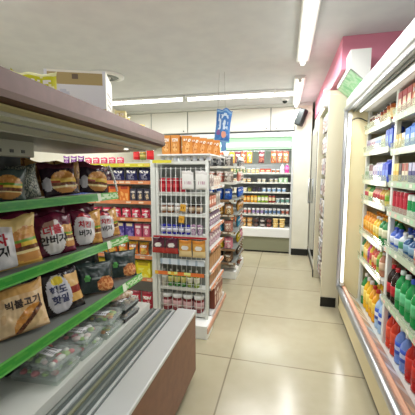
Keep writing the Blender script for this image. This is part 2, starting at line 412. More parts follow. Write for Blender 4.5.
ORD = ['first', 'second', 'third', 'fourth', 'fifth', 'sixth', 'seventh', 'eighth', 'ninth', 'tenth', 'eleventh', 'twelfth', 'thirteenth', 'fourteenth',
       'fifteenth', 'sixteenth', 'seventeenth', 'eighteenth', 'nineteenth', 'twentieth']
SH = ['top']+ORD[1:]
def finalize():
    d = {}
    for r in REG: d.setdefault((r[1], r[2]), []).append(r)
    for (desc, where), L in d.items():
        L.sort(key=lambda r: r[3])
        for i, r in enumerate(L):
            if len(L) == 1: lb = f'{desc} {where}'
            else:
                if i == 0: w = 'leftmost one'
                elif i == len(L)-1: w = 'rightmost one'
                else: w = ORD[i]+' from left'
                if len(L) == 2: w = ('left' if i == 0 else 'right')+' one'
                lb = f'{desc}, {w}, {where}'
            if len(lb.split()) > 16: print('LONG', lb)
            r[0]['label'] = lb
def fill(p0, p1, z, rz, seq, where, group, gap=.006, back=.015, rows=1, jit=.004, rot=0, sc=1, behind=None, tilt=0):
    p0 = Vector(p0); p1 = Vector(p1); d = (p1-p0); L = d.length; d.normalize(); n = Vector((math.sin(rz), -math.cos(rz)))
    cur = 0.0; i = 0; cnt = 0; si = 0
    flat = [(s, ds) for s, c, ds in seq for _ in range(c)]
    for s, ds in flat:
        w = s.w*sc
        if s.name == 'GAP': cur += w; continue
        if cur+w > L+.004: break
        for r in range(rows):
            q = p0+d*(cur+w/2)-n*(back+s.d*sc/2+r*(s.d*sc+.008))
            place(s, (q.x, q.y, z+.0005), rz+random.uniform(-1, 1)*rot, ds, where if r == 0 else ('middle row, ' if rows == 3 and r == 1 else 'back row, ')+where, group, sc=sc, rx=-abs(random.uniform(0, 1))*tilt, ry=random.uniform(-1, 1)*tilt)
        cur += w+gap+random.uniform(0, jit)
def GAP(w): return (Spec('GAP', '', w, 0, 0, []), 1, '')

# ---------------------------------------------------------------- back cooler stock
def ppk(c1, c2, c3):
    sd = (int(c1, 16) % 97)/7.0
    def f(u, v):
        if v > .86: return c3
        if .12 < u < .88 and .6 < v < .76: return ('f0ece4' if blot(u, v, sd, 11) > -.18 else c1)
        if v < .56 and (u-.55)**2*2.2+(v-.3)**2*3 < .2+.25*blot(u, v, sd+2, 5): return c2 if blot(u, v, sd+5, 9) > -.12 else c3
        return c1 if blot(u, v, sd+8, 4) > -.3 else c3
    return f
P = {}
def pk(nm, cat, w, h, d, c1, c2, c3, seed=1, nu=14, nv=18):
    k = (nm, c1, c2, c3, w, h)
    if k not in P: P[k] = pouch(nm, cat, w, h, d, ppk(c1, c2, c3), nu, nv, seed=seed, back=c1)
    return P[k]
G = 'chilled goods in the back cooler'
f0, f1 = (-1.25, YB+.12), (.08, YB+.12)
# hanging row
hung = [('b9683a', 'e8c9a0', '8a3f28', 'brown snack packet'), ('d98f3c', 'f2dca6', 'f4efe2', 'tan snack packet'), ('e9a832', 'f6e7c0', 'd68a2a', 'orange snack packet'),
        ('e8e6f0', 'c7c9da', 'f2f2f4', 'white snack packet'), ('8b4b4a', 'c8836a', '5f2f3a', 'maroon snack packet'), ('e2e2ea', 'd0c9c2', 'f2f2f4', 'pale snack packet'),
        ('c77a48', 'e6bd92', '9d4c34', 'rust snack packet'), ('b86a4a', 'e8caa8', '8f3f30', 'brick snack packet'), ('c98a52', 'efd9b4', 'a04a3a', 'copper snack packet')]
x = -1.15
obj('hang_bar', MB().tube([(XL+.01, YB+.16, 1.765), (.08, YB+.16, 1.765)], .006, 6), 'silver', bc)
for i, k_ in enumerate((0, 1, 2, 4, 0, 2, None, 4, None, 6, 7, 8)):
    if k_ is None: x += .104; continue
    a, b, c, ds = hung[k_]
    place(pk('snack_packet', 'snack', .095, .2, .022, a, b, c, i), (x, YB+.145, 1.555), 0, ds, 'hung above back cooler top shelf', 'packets hung in the back cooler')
    x += .104
fill(f0, f1, BZ[0], 0, [(carton('small_carton', 'carton', .06, .05, .09, 'd8b23a', 'f2e6b0', '6f8a3a', 3), 5, 'yellow small carton'),
     (carton('small_carton', 'carton', .05, .05, .08, '4f7a3c', 'e9e6c2', 'b03a2a', 1), 4, 'green small carton'),
     (cup('snack_cup', 'cup', .035, .07, 'd9a83c', 'f0e0b0'), 3, 'amber snack cup'), (carton('small_carton', 'carton', .09, .05, .07, 'c33a2c', 'f0d8a8', 'e8e2da', 0), 2, 'red flat carton'),
     (cup('snack_cup', 'cup', .033, .06, 'e6e0d0', 'b9683a'), 2, 'cream snack cup'), (bottle('white_bottle', 'bottle', .035, .15, 'eeeef0', 'd8d8e2', 'f4f4f6'), 1, 'white plastic bottle'),
     (bottle('pink_bottle', 'bottle', .036, .155, 'dd3f92', 'e97fb8', 'f2f2f4'), 1, 'magenta plastic bottle'), (bottle('white_bottle', 'bottle', .033, .14, 'eeeef0', 'd8d8e2', 'f4f4f6'), 1, 'white plastic bottle')],
     "on back cooler's top shelf", G)
fill(f0, f1, BZ[1], 0, [(cup('pudding_cup', 'cup', .036, .065, 'e2e0d2', 'c9973e'), 4, 'tan pudding cup'), (cup('pudding_cup', 'cup', .036, .07, 'd99a3e', 'efe0b8'), 4, 'orange pudding cup'), GAP(.1),
     (cup('pudding_cup', 'cup', .036, .06, 'eceade', 'd8d0b8'), 2, 'white pudding cup'), GAP(.05), (cup('pudding_cup', 'cup', .036, .06, 'e8e8e0', 'c8c0a0'), 2, 'cream pudding cup'),
     (carton('small_carton', 'carton', .07, .06, .08, '9fc79a', 'eef2e4', 'dfe8d8', 1), 2, 'pale green carton'), (cup('pudding_cup', 'cup', .036, .065, 'f0eee6', 'a8cfa0'), 2, 'green band cup')],
     "on back cooler's second shelf", G)
fill(f0, f1, BZ[2], 0, [(cup('yogurt_cup', 'cup', .037, .07, 'f0ece0', 'e6d8b8'), 7, 'cream yogurt cup'), (cup('yogurt_cup', 'cup', .036, .08, '6e7a34', 'a6a84a', '3d4a2a'), 1, 'olive yogurt cup'),
     (cup('yogurt_cup', 'cup', .037, .085, '2f2c36', '4a4658', '22202a'), 2, 'black yogurt cup'), (cup('yogurt_cup', 'cup', .037, .07, 'dfe6f0', '8fb4d8'), 5, 'pale blue yogurt cup'), (cup('yogurt_cup', 'cup', .037, .07, 'e9efe6', 'a9c7b8'), 2, 'mint yogurt cup')],
     "on back cooler's third shelf", G)
fill(f0, f1, BZ[3], 0, [(can('drink_can', 'can', .028, .125, '2f6db3', '7fb0de'), 7, 'blue drink can'), (can('drink_can', 'can', .028, .12, 'c87a24', 'e8c078', '5a3a1c'), 3, 'brown orange drink can'),
     (can('drink_can', 'can', .028, .125, 'dfa02a', 'f0d88a', '7a3f1c'), 2, 'amber drink can'), (can('drink_can', 'can', .028, .125, '8fae3a', 'f0ecd8', 'b0381f'), 3, 'green white drink can'), (can('drink_can', 'can', .028, .125, '8f2f2a', 'e8d8b0', 'efe6d8'), 2, 'red white drink can'),
     (cup('dairy_cup', 'cup', .034, .08, 'e0e6e4', '9ab8bc'), 1, 'pale dairy cup'), (cup('dairy_cup', 'cup', .036, .085, 'ccd6cf', '6fa090'), 2, 'grey green dairy cup')],
     "on back cooler's fourth shelf", G)
fill(f0, f1, BZ[4], 0, [(cup('coffee_cup', 'cup', .032, .105, 'e8d8c8', 'c04a3c'), 5, 'red band coffee cup'), (cup('coffee_cup', 'cup', .032, .105, 'f0ece8', 'd07a70'), 4, 'rose band coffee cup'),
     (cup('coffee_cup', 'cup', .032, .105, 'f0f0ec', '9a86b8'), 3, 'violet band coffee cup'), (cup('coffee_cup', 'cup', .032, .105, 'eef0f2', '6a86b0'), 4, 'blue band coffee cup'), (cup('coffee_cup', 'cup', .032, .105, 'eceae4', 'a05a4c'), 2, 'brown band coffee cup')],
     "on back cooler's fifth shelf", G)
dk0, dk1 = (-1.0, YB+.06), (.08, YB+.06)
for lvl in (0, 1):
    wz = 'on back cooler deck, lower layer' if lvl == 0 else 'on back cooler deck, stacked upper layer'
    fill(dk0, dk1, .43+lvl*.078, 0, [(cup('food_tub', 'tub', .052, .075, 'b9683c', 'd8a070', '8f4a2c'), 2, 'rust food tub'), (cup('food_tub', 'tub', .052, .075, 'cf9a5c', 'e6c48c', 'a8743c'), 2, 'tan food tub'),
         (cup('food_tub', 'tub', .052, .075, '3c3030', '6a4a40', '2c2626'), 1, 'black food tub'), (cup('food_tub', 'tub', .052, .075, '4a3430', 'c8c0b8', '2c2626'), 1, 'dark striped food tub'),
         (cup('food_tub', 'tub', .052, .075, '5a2f2c', '8f4a44', '3a2020'), 1, 'maroon food tub'), (cup('food_tub', 'tub', .052, .075, 'dcae4c', 'ecd08a', 'f0dca0'), 3, 'yellow food tub')], wz, 'tubs on the back cooler deck', jit=0)

# ---------------------------------------------------------------- right wall units beyond the cooler
ru = thing('glass_door_fridge', 'grey framed glass-door fridge beside the corner pillar', 'refrigerator', (0, 0, 0))
obj('body', B(.42, 1.1, 4.30, 5.28, 0, 2.2), 'offw', ru)
dr = obj('door', B(.395, .42, 4.30, 5.28, .1, 2.05, bev=.004), 'silverw', ru)
obj('pane', B(.390, .396, 4.37, 5.21, .2, 1.95), 'glassdark', dr)
obj('handle', MB().tube([(.36, 5.2, .9), (.36, 5.2, 1.3)], .01, 8).tube([(.36, 5.2, .92), (.395, 5.2, .92)], .008).tube([(.36, 5.2, 1.28), (.395, 5.2, 1.28)], .008), 'silver', dr)
obj('kick', B(.40, .42, 4.30, 5.28, 0, .1), 'black', ru)
rk = thing('wall_rack', 'tall cream rack with an end panel beyond the right cooler', 'rack', (0, 0, 0))
obj('end_panel', B(.39, 1.1, 3.30, 3.36, 0, 2.15, bev=.004), 'beige', rk)
obj('end_panel', B(.39, 1.1, 4.22, 4.28, 0, 2.1, bev=.004), 'beige', rk)
obj('kick', B(.385, .534, 3.29, 3.3, 0, .1), 'black', rk)
obj('kick', B(.38, .39, 4.215, 4.28, 0, .1), 'black', rk)
obj('kick', B(.48, .49, 3.36, 4.22, 0, .1), 'black', rk)
obj('back_panel', B(.95, .98, 3.36, 4.22, 0, 2.1), 'offw', rk)
for i in range(8):
    z = .12+i*.25
    shelf(rk, (.47, 4.22), (.47, 3.36), z, .46, (-1, 0), seed=20+i, sh=.03, m='offw', n=12)
    pal = [('c8ccd0', '5a6a7a', 'e8e8e6', 'grey blister pack'), ('e6e0d4', '8f4a3c', 'b8b0a4', 'cream blister pack'), ('6a5a5a', 'c8b8a8', 'e0dcd6', 'brown blister pack'), ('d8d8da', 'a03a44', '7a7a80', 'pale blister pack')]
    sq = []
    for k in range(6):
        a, b, c, ds = pal[(i+k*3) % 4]; sq.append((carton('blister_pack', 'packet', .1, .03, .19, a, b, c, 3, nu=6, nv=8), 1, ds))
    fill((.47, 4.2), (.47, 3.38), z, R(-90), sq, f'on {SH[7-i]} shelf of tall rack', 'packets in the tall rack', gap=.012, back=-.035)
obj('fascia', B(.40, 1.1, 3.36, 4.28, 2.1, 2.2), 'beige', rk)
struct('trim_2', B(.42, 1.34, 2.85, 5.32, 2.24, 2.5), 'pink')
fs = thing('header_sign', 'small pale green slanted header over the tall rack', 'sign', (0, 0, 0))
obj('panel', MB().sweep([(.44, 3.6, 2.24), (.50, 3.6, 2.10), (.56, 3.6, 2.10), (.56, 3.6, 2.24)], [(.44, 4.2, 2.24), (.50, 4.2, 2.10), (.56, 4.2, 2.10), (.56, 4.2, 2.24)]), 'green_lamp', fs)
obj('frame', B(.41, .57, 3.52, 3.6, 2.08, 2.26), 'white', fs)
fs.location = (-.045, 0, 0)

# ---------------------------------------------------------------- right cooler
rc = thing('open_cooler', 'long open-front drinks cooler down the right wall', 'refrigerator', (0, 0, 0))
Y0 = -.2
obj('end_wall', B(.535, 1.3, 3.10, 3.16, .1, 2.03), 'cream', rc)
obj('back_liner', B(1.25, 1.30, Y0, 3.1, .1, 2.0), 'darkliner', rc)  # liner coloured dark to stand for the dim gaps behind the stock
obj('kick', B(.56, 1.3, Y0, 3.15, 0, .1), 'black', rc)
obj('front_panel', B(.535, .56, Y0, 3.15, .07, .29, bev=.004), 'cream', rc)
obj('bumper', MB().tube([(.532, Y0, .285), (.532, 3.14, .285)], .028, 12), 'silver', rc)
obj('bumper_reflection', B(.55, .575, Y0, 3.14, .285, .325, bev=.004), 'orange', rc)  # orange reflection on the silver bumper, painted as a strip of its own
led = obj('inner_ledge', MB().sweep([(.57, Y0, .30), (.675, Y0, .20), (.675, Y0, .19), (.57, Y0, .28)], [(.57, 3.1, .30), (.675, 3.1, .20), (.675, 3.1, .19), (.57, 3.1, .28)]), 'silverw', rc)
obj('price_strip', MB().grid(120, 3, lambda u, v: (.60+.07*(1-v), 3.08-(3.08-Y0)*u, .215+.062*v), tags('c8b8a4', 77, 40, ('f0efe8', 'e8c8a8', 'd8e0d8')), False), 'gloss', led)
obj('deck', B(.675, 1.25, Y0, 3.1, .16, .195), 'offw', rc)
obj('post', B(.502, .532, 3.10, 3.14, .29, 1.96, bev=.005), 'silver', rc)
obj('lamp_base', B(.532, .556, 3.075, 3.10, .31, 1.93), 'white', rc)
obj('light_tube', MB().tube([(.545, 3.062, .36), (.545, 3.062, 1.88)], .013, 10), 'lamps', rc)
for z in (.345, 1.895): obj('lamp_holder', B(.53, .56, 3.045, 3.078, z-.015, z+.015), 'offw', rc)
obj('cable', MB().tube([(.56+.018*k, 3.093-.004*k, 1.86+.022*math.sin(k*.55)) for k in range(8)], .0045, 6), 'dgrey', rc)
cn = obj('canopy', MB().sweep([(.62, Y0, 1.955), (.69, Y0, 1.93), (1.3, Y0, 1.93), (1.3, Y0, 2.06), (.56, Y0, 2.06), (.56, Y0, 1.96)],
                              [(.62, 3.16, 1.955), (.69, 3.16, 1.93), (1.3, 3.16, 1.93), (1.3, 3.16, 2.06), (.56, 3.16, 2.06), (.56, 3.16, 1.96)]), 'white', rc)
obj('canopy_rail', MB().tube([(.525, Y0, 1.97), (.525, 3.16, 1.97)], .026, 14), 'silver', cn)
obj('front_board', B(.52, .56, Y0, 3.16, 1.965, 2.06), 'silverw', cn)
for k, xx in enumerate((.575, .60, .645, .67)):
    obj('light_groove', B(xx, xx+.008, Y0, 3.1, 1.938, 1.956), 'grey', cn)
obj('canopy_tube', MB().tube([(.622, .2, 1.93), (.622, 3.02, 1.93)], .011, 10), 'lamps', cn)
area('cooler_light', (.625, 2.0, 1.9), .03, 2.0, 13, rot=(0, R(38), 0))
area('cooler_end_light', (.565, 3.03, 1.12), .03, 1.5, 6, rot=(R(90), 0, R(150)))
UPY = [3.075, 2.33, 1.56, .8]
for y in UPY: obj('upright', B(.695, .725, y-.022, y+.022, .19, 1.94, bev=.004), 'post', rc)
ZB1 = [1.735, 1.547, 1.309, 1.138, .852, .611]
ZB2 = [1.735, 1.52, 1.314, 1.12, .875, .52]
for i, z in enumerate(ZB1): shelf(rc, (.675, 3.05), (.675, 2.355), z+.018, .55, (-1, 0), seed=40+i, m='offw', sh=.04, n=14, guard=.05, strip='c9cfb6', tagc=('f6f4e4', 'f3d9c0', 'd5ecd0'))
for i, z in enumerate(ZB2): shelf(rc, (.675, 2.305), (.675, 1.585), z+.018, .55, (-1, 0), seed=60+i, m='offw', sh=.04, n=14, guard=.05, strip='c2d2b8', tagc=('f6f4e4', 'f3c9b8', 'b5e6bc'))
for i, z in enumerate(ZB2): shelf(rc, (.675, 1.535), (.675, .82), z+.018, .55, (-1, 0), seed=80+i, sh=.04, n=14, strip='d9e6d0')
# header above it
hs = thing('header_sign', 'green and white slanted header over the far end of right cooler', 'sign', (0, 0, 0))
def gp(u, v):
    return '86dc9a' if (math.sin(u*22)+math.sin(v*5+u*14)) > 1.1 else ('c6f4cc' if blot(u*4, v*2, 4, 3) > 0 else 'a4eab2')
obj('panel', MB().grid(90, 14, lambda u, v: (.462+.13*(1-v), 3.28-.60*u, 2.07+.115*v), gp, False), mat('green_printed_header', attr=True, rough=.35), hs)
obj('board', MB().sweep([(.455, 2.67, 2.19), (.455, 2.67, 2.33), (.60, 2.67, 2.33), (.60, 2.67, 2.075), (.59, 2.67, 2.075), (.465, 2.67, 2.19)],
                        [(.455, 3.29, 2.19), (.455, 3.29, 2.33), (.60, 3.29, 2.33), (.60, 3.29, 2.075), (.59, 3.29, 2.075), (.465, 3.29, 2.19)]), 'white', hs)

GR = 'drinks in the right cooler'
ry = R(-90); F = lambda i: f"right cooler's far bay, {SH[i]} shelf"
N = lambda i: f"right cooler's near bay, {SH[i]} shelf"
a0, a1 = (.675, 3.04), (.675, 2.36)
b0, b1 = (.675, 2.30), (.675, 1.60)
zf = [z+.018 for z in ZB1]; zn = [z+.018 for z in ZB2]
fill(a0, a1, zf[0], ry, [(cup('coffee_cup', 'cup', .034, .115, '7a4a38', 'e6dccb', 'efe8dc'), 2, 'brown coffee cup'), (cup('coffee_cup', 'cup', .034, .115, 'efeae0', 'a83a30', '4a3230'), 2, 'white red coffee cup'),
     (cup('coffee_cup', 'cup', .034, .115, '9a3528', 'd8a868', '3a2a26'), 2, 'dark red coffee cup'), (cup('coffee_cup', 'cup', .034, .13, 'b8602c', 'e8c890', '4a2a1c'), 3, 'rust coffee cup')], F(0), GR)
fill(a0, a1, zf[1], ry, [(carton('milk_carton', 'carton', .045, .045, .105, 'b9b4cc', '5a3470', 'c8c8d8', 0, nu=5, nv=8), 2, 'white violet carton'), (carton('milk_carton', 'carton', .045, .045, .105, 'cfc9d2', '8f2f48', 'dadae4', 0, nu=5, nv=8), 3, 'white red carton'),
     (carton('milk_carton', 'carton', .045, .045, .105, 'b4c4de', '2f58a0', 'f0f0f4', 0, nu=5, nv=8), 3, 'white blue carton'), (carton('milk_carton', 'carton', .045, .045, .105, 'c9c6b0', '8a9258', 'f0f0f0', 0, nu=5, nv=8), 2, 'cream carton'),
     (gable('milk_carton', 'carton', .07, .165, '2f55c0', '6f92e6'), 2, 'tall blue milk carton')], F(1), GR)
fill(a0, a1, zf[2], ry, [(gable('milk_carton', 'carton', .055, .14, 'ccd6cc', '5f9a68'), 2, 'white green milk carton'), (carton('milk_carton', 'carton', .05, .05, .13, 'cdc9c9', '702a30', '3a4a8a', 2, nu=5, nv=8), 2, 'white maroon carton'),
     (gable('milk_carton', 'carton', .055, .145, 'c8c2d2', '8468a0'), 2, 'white lilac milk carton'), (gable('milk_carton', 'carton', .055, .145, 'c2cae4', '2c48b0'), 2, 'white blue milk carton'), (gable('milk_carton', 'carton', .06, .16, '2a48c8', '5f84e8'), 2, 'royal blue milk carton')], F(2), GR)
fill(a0, a1, zf[3], ry, [(bottle('yogurt_drink', 'bottle', .028, .125, 'e6dca0', 'c8485a', '58a048', parts=False), 2, 'cream yogurt drink'), (bottle('yogurt_drink', 'bottle', .028, .13, '58a050', 'e6e8a0', '3a7a38', parts=False), 2, 'green yogurt drink'),
     (bottle('yogurt_drink', 'bottle', .028, .125, 'e8a08a', 'b83a44', 'e8e0d8', parts=False), 3, 'pink yogurt drink'), (bottle('yogurt_drink', 'bottle', .028, .125, 'dfae4a', 'c8583a', 'e8e6d0', parts=False), 2, 'amber yogurt drink'), (bottle('yogurt_drink', 'bottle', .028, .13, 'dfd070', '7fae3a', 'c83a3a', parts=False), 3, 'yellow green yogurt drink')], F(3), GR)
fill(a0, a1, zf[4], ry, [(bottle('juice_bottle', 'bottle', .036, .18, 'e8962a', 'f0b840', 'f0a030'), 4, 'orange juice bottle'), (bottle('juice_bottle', 'bottle', .036, .18, 'ecc23a', 'f0dc80', 'f4f2ea'), 2, 'yellow juice bottle'), (bottle('juice_bottle', 'bottle', .036, .19, '2f8a4a', 'e8e6c0', 'e0a838'), 2, 'green juice bottle'),
     (bottle('juice_bottle', 'bottle', .036, .17, 'd88a2a', 'e8e0c8', 'f0efe8'), 1, 'amber juice bottle')], F(4), GR, rows=2)
fill(a0, a1, zf[5], ry, [(bottle('soft_drink_bottle', 'bottle', .03, .19, '3f8a52', 'dfe8d0', 'f0f0ee'), 1, 'dark green drink bottle'), (bottle('soft_drink_bottle', 'bottle', .03, .185, 'e8b43a', 'f0dc8a', 'e8e6dc'), 2, 'golden drink bottle'), (bottle('soft_drink_bottle', 'bottle', .03, .18, 'd04a80', '8a3a8a', 'e8dce8'), 1, 'pink drink bottle'),
     (bottle('soft_drink_bottle', 'bottle', .03, .185, 'e8c83a', 'c83a3a', 'f0f0e8'), 1, 'yellow red drink bottle'), (bottle('soft_drink_bottle', 'bottle', .03, .18, 'd8583a', 'f0c890', 'e8e8e0'), 2, 'coral drink bottle'), (bottle('soft_drink_bottle', 'bottle', .03, .19, 'b8c84a', '5a9a3a', 'e8e0c8'), 1, 'lime drink bottle'), (bottle('soft_drink_bottle', 'bottle', .03, .18, 'c8886a', 'e8c8a8', 'efe8e0'), 1, 'tan drink bottle')], F(5), GR, rows=2)
DW = "right cooler's far bay, bottom deck"
fill((.685, 3.03), (.685, 2.36), .196, ry, [(bottle('large_bottle', 'bottle', .042, .29, '2f9048', 'e6ecd0', 'f4f4f2'), 1, 'dark green large bottle'), (bottle('large_bottle', 'bottle', .042, .28, 'efc024', 'f6de6a', 'f4f4f2'), 2, 'yellow white-capped bottle'), (bottle('large_bottle', 'bottle', .042, .27, 'efa820', 'f4cf50', 'c83a2a'), 2, 'yellow red-capped bottle'),
     (bottle('large_bottle', 'bottle', .042, .27, 'a8c8e8', '3a62c8', 'eef0f4', accent='e8ecf8'), 2, 'blue labelled water bottle')], DW, GR, rows=3)
# near bay
fill(b0, b1, zn[0], ry, [(carton('coffee_carton', 'carton', .07, .06, .15, 'b83a3a', 'f0d8b8', '7a2a2a', 0), 3, 'red coffee carton'), (carton('coffee_carton', 'carton', .07, .06, .15, 'c86a3a', 'efe0c0', '8a3a2a', 1), 3, 'orange coffee carton')], N(0), GR)
fill(b0, b1, zn[1], ry, [(carton('milk_carton', 'carton', .05, .05, .10, 'c8a850', 'f0e4b8', '7a6a4a', 0), 2, 'mustard carton'), (carton('milk_carton', 'carton', .05, .05, .10, 'e8e6da', 'b09a5a', '8a8a7a', 0), 1, 'cream tan carton'), (gable('milk_carton', 'carton', .07, .15, '4a82d8', 'b8d0f0'), 4, 'sky blue milk carton')], N(1), GR)
fill((.78, 2.30), (.78, 1.6), zn[1], ry, [(gable('milk_carton', 'carton', .075, .17, '25357a', '3a4ea0'), 5, 'navy milk carton')], "right cooler's near bay, behind second shelf front", GR)
fill(b0, b1, zn[2], ry, [(carton('cheese_pack', 'packet', .045, .05, .12, 'e0b52c', 'f0dc80', 'e0b52c', 2), 2, 'yellow cheese pack'), (carton('cheese_pack', 'packet', .045, .05, .12, '2a2628', '5a4a4a', 'b8a890', 2), 1, 'black cheese pack'), (carton('cheese_pack', 'packet', .045, .05, .12, 'e8dcc0', 'a8483a', '5a4a8a', 2), 2, 'cream cheese pack'), (carton('cheese_pack', 'packet', .045, .05, .12, '3a3a80', 'c8c8e0', '3a3a80', 2), 3, 'navy cheese pack')], N(2), GR)
fill(b0, b1, zn[3], ry, [(can('drink_can', 'can', .029, .14, 'b8263a', 'c83a4a', 'd8d8d8'), 4, 'crimson drink can'), (can('drink_can', 'can', .029, .13, 'e8f0ea', '2f9a5a', 'd8d8d8'), 2, 'white green drink can'), (can('drink_can', 'can', .029, .13, 'c8dcf0', '8fb4e0', 'd8d8d8'), 3, 'pale blue drink can')], N(3), GR, rows=2)
fill(b0, b1, zn[4], ry, [(bottle('sports_bottle', 'bottle', .036, .14, '4a6ac8', 'e0e6f4', '3a5ad0'), 2, 'blue capped bottle'), (bottle('sports_bottle', 'bottle', .036, .135, 'dfe8ec', '58a078', 'f0f2f4'), 1, 'white capped bottle'), (bottle('sports_bottle', 'bottle', .036, .135, '2f5a8a', '8fb4d0', 'e6f0f4'), 2, 'steel blue bottle'), (bottle('sports_bottle', 'bottle', .036, .135, 'c8483a', 'f0d8c8', 'e8c8c0'), 1, 'red bottle')], N(4), GR, rows=3)
fill(b0, b1, zn[5], ry, [(bottle('cola_bottle', 'bottle', .036, .24, '2a1512', 'c82430', 'c82430', lz=(.22, .5)), 2, 'red-capped cola bottle'), (bottle('soda_bottle', 'bottle', .038, .25, '1f9a50', '6fd098', 'e8f4f0', lz=(.25, .55)), 2, 'white-capped green soda bottle'), (bottle('soda_bottle', 'bottle', .038, .25, '1f9a50', '5fc888', '3a62d0', lz=(.25, .55)), 3, 'blue-capped green soda bottle')], N(5), GR, rows=2)
fill((.685, 2.295), (.685, 1.6), .196, ry, [(bottle('large_bottle', 'bottle', .042, .26, 'd8402a', 'e85838', 'e86a3a'), 2, 'red orange-capped bottle'), (bottle('large_bottle', 'bottle', .04, .24, '7a9ae0', '3a62d0', 'e8f0fa', accent='c8d8f8'), 2, 'blue white-capped bottle'), (bottle('large_bottle', 'bottle', .042, .25, 'c02a26', 'd83a2a', 'e8502a'), 3, 'crimson large bottle')],
     "right cooler's near bay, bottom deck", GR, rows=3)
# ---------------------------------------------------------------- left sandwich cooler
lc = thing('open_cooler', 'open sandwich cooler with green shelf rails and brown canopy band', 'refrigerator', (0, 0, 0))
XBK = -1.46
def lerp(p, q, y): t = (y-p[1])/(q[1]-p[1]); return p[0]+(q[0]-p[0])*t
YN, YF = .15, 1.85
def csec(y):
    x = lerp((-.622, .579), (-.751, 1.85), y)
    return [(x, y, 1.634), (x+.004, y, 1.568), (x-.012, y, 1.556), (x-.02, y, 1.552), (x-.05, y, 1.548), (x-.052, y, 1.538), (x-.11, y, 1.536),
            (x-.113, y, 1.542), (x-.125, y, 1.542), (x-.128, y, 1.534), (x-.22, y, 1.53), (x-.223, y, 1.537), (x-.235, y, 1.537), (x-.238, y, 1.528), (XBK, y, 1.522), (XBK, y, 1.61)]
def prism(idx0, secf, name, m, parent, extra=None):
    a, b = secf(YN), secf(YF); s0 = [a[i] for i in idx0]; s1 = [b[i] for i in idx0]
    return obj(name, MB().sweep(s0, s1), m, parent)
ccol = ['a3976a', 'a3976a', '8f8f7e', 'b4b4a0', '55554c', '9a9a8a', '55554c', 'a8a898', '6a6a5e', '4c4c44', '9a9a8a', '4c4c44', '5f5f55', '77776c']  # canopy strips coloured one by one, dark along grooves and at the rear
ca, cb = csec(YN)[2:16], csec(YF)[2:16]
can_ = obj('canopy', MB().sweep(ca, cb, ccol), mat('striped_metal', attr=True, rough=.35), lc)
def bandsec(y): x = csec(y)[0][0]; return [(x, y, 1.634), (x+.004, y, 1.575), (x-.015, y, 1.575), (x-.015, y, 1.634)]
a, b = bandsec(YN), bandsec(YF+.005); obj('canopy_band', MB().sweep(a, b), 'brownband', can_)
def tsec(y): x = csec(y)[0][0]; return [(x+.007, y, 1.584), (x+.007, y, 1.567), (x-.02, y, 1.556), (x-.02, y, 1.576)]
obj('canopy_trim', MB().sweep(tsec(YN), tsec(YF+.005)), 'tan', can_)
obj('canopy_top', MB().sweep([(csec(YN)[0][0]-.015, YN, 1.625), (XBK, YN, 1.625), (XBK, YN, 1.61), (csec(YN)[0][0]-.015, YN, 1.61)],
     [(csec(YF)[0][0]-.015, YF, 1.625), (XBK, YF, 1.625), (XBK, YF, 1.61), (csec(YF)[0][0]-.015, YF, 1.61)]), 'brownband', can_)
dlx = csec(1.55)[0][0]-.17
obj('downlight', MB().lathe([(.012, 1.531, 0), (.012, 1.527, 0), (.003, 1.526, 0)], 12, dlx, 1.62), 'lamps', can_)
obj('back_panel', B(XBK-.03, XBK, YN, YF, .3, 1.25), 'grey', lc)
obj('back_panel', B(XBK-.03, XBK, YN, 1.52, 1.25, 1.61), mat('dark_teal_back', '27383b', .5), lc)
obj('front_panel', B(-.575, -.55, YN, YF, .08, .485), 'woodbrown', lc)
obj('end_panel', B(XBK, -.575, YF-.02, YF, .08, .47), 'offw', lc)
obj('kick', B(XBK, -.6, YN, YF-.01, 0, .08), 'black', lc)
obj('bumper', B(-.672, -.545, YN, YF+.004, .478, .503, bev=.005), 'silverw', lc)
gr = obj('air_grille', B(-.865, -.672, YN, YF, .45, .478), mat('grey_green_grille', '59625f', .5), lc)
for k in range(5): obj('grille_bar', B(-.705-.036*k, -.692-.036*k, YN, YF-.01, .478, .488), ('silverw', 'grey', 'olive', 'silverw', 'grey')[k], gr)
obj('deck', B(XBK, -.865, YN, YF-.02, .455, .525), 'offw', lc)
br = obj('slotted_bracket', B(-1.10, -1.06, .55, 1.13, 1.462, 1.53, bev=.004), 'under', lc)
mb = MB()
for k in range(9): obj('slot', B(-1.061, -1.058, .62+k*.055, .637+k*.055, 1.477, 1.490), 'black', br)
mb = MB().tube([(-1.155, 1.86, 1.44), (-1.12, 1.862, 1.36), (-1.10, 1.864, 1.27)], .007, 8); obj('end_guard', mb, 'white', lc)
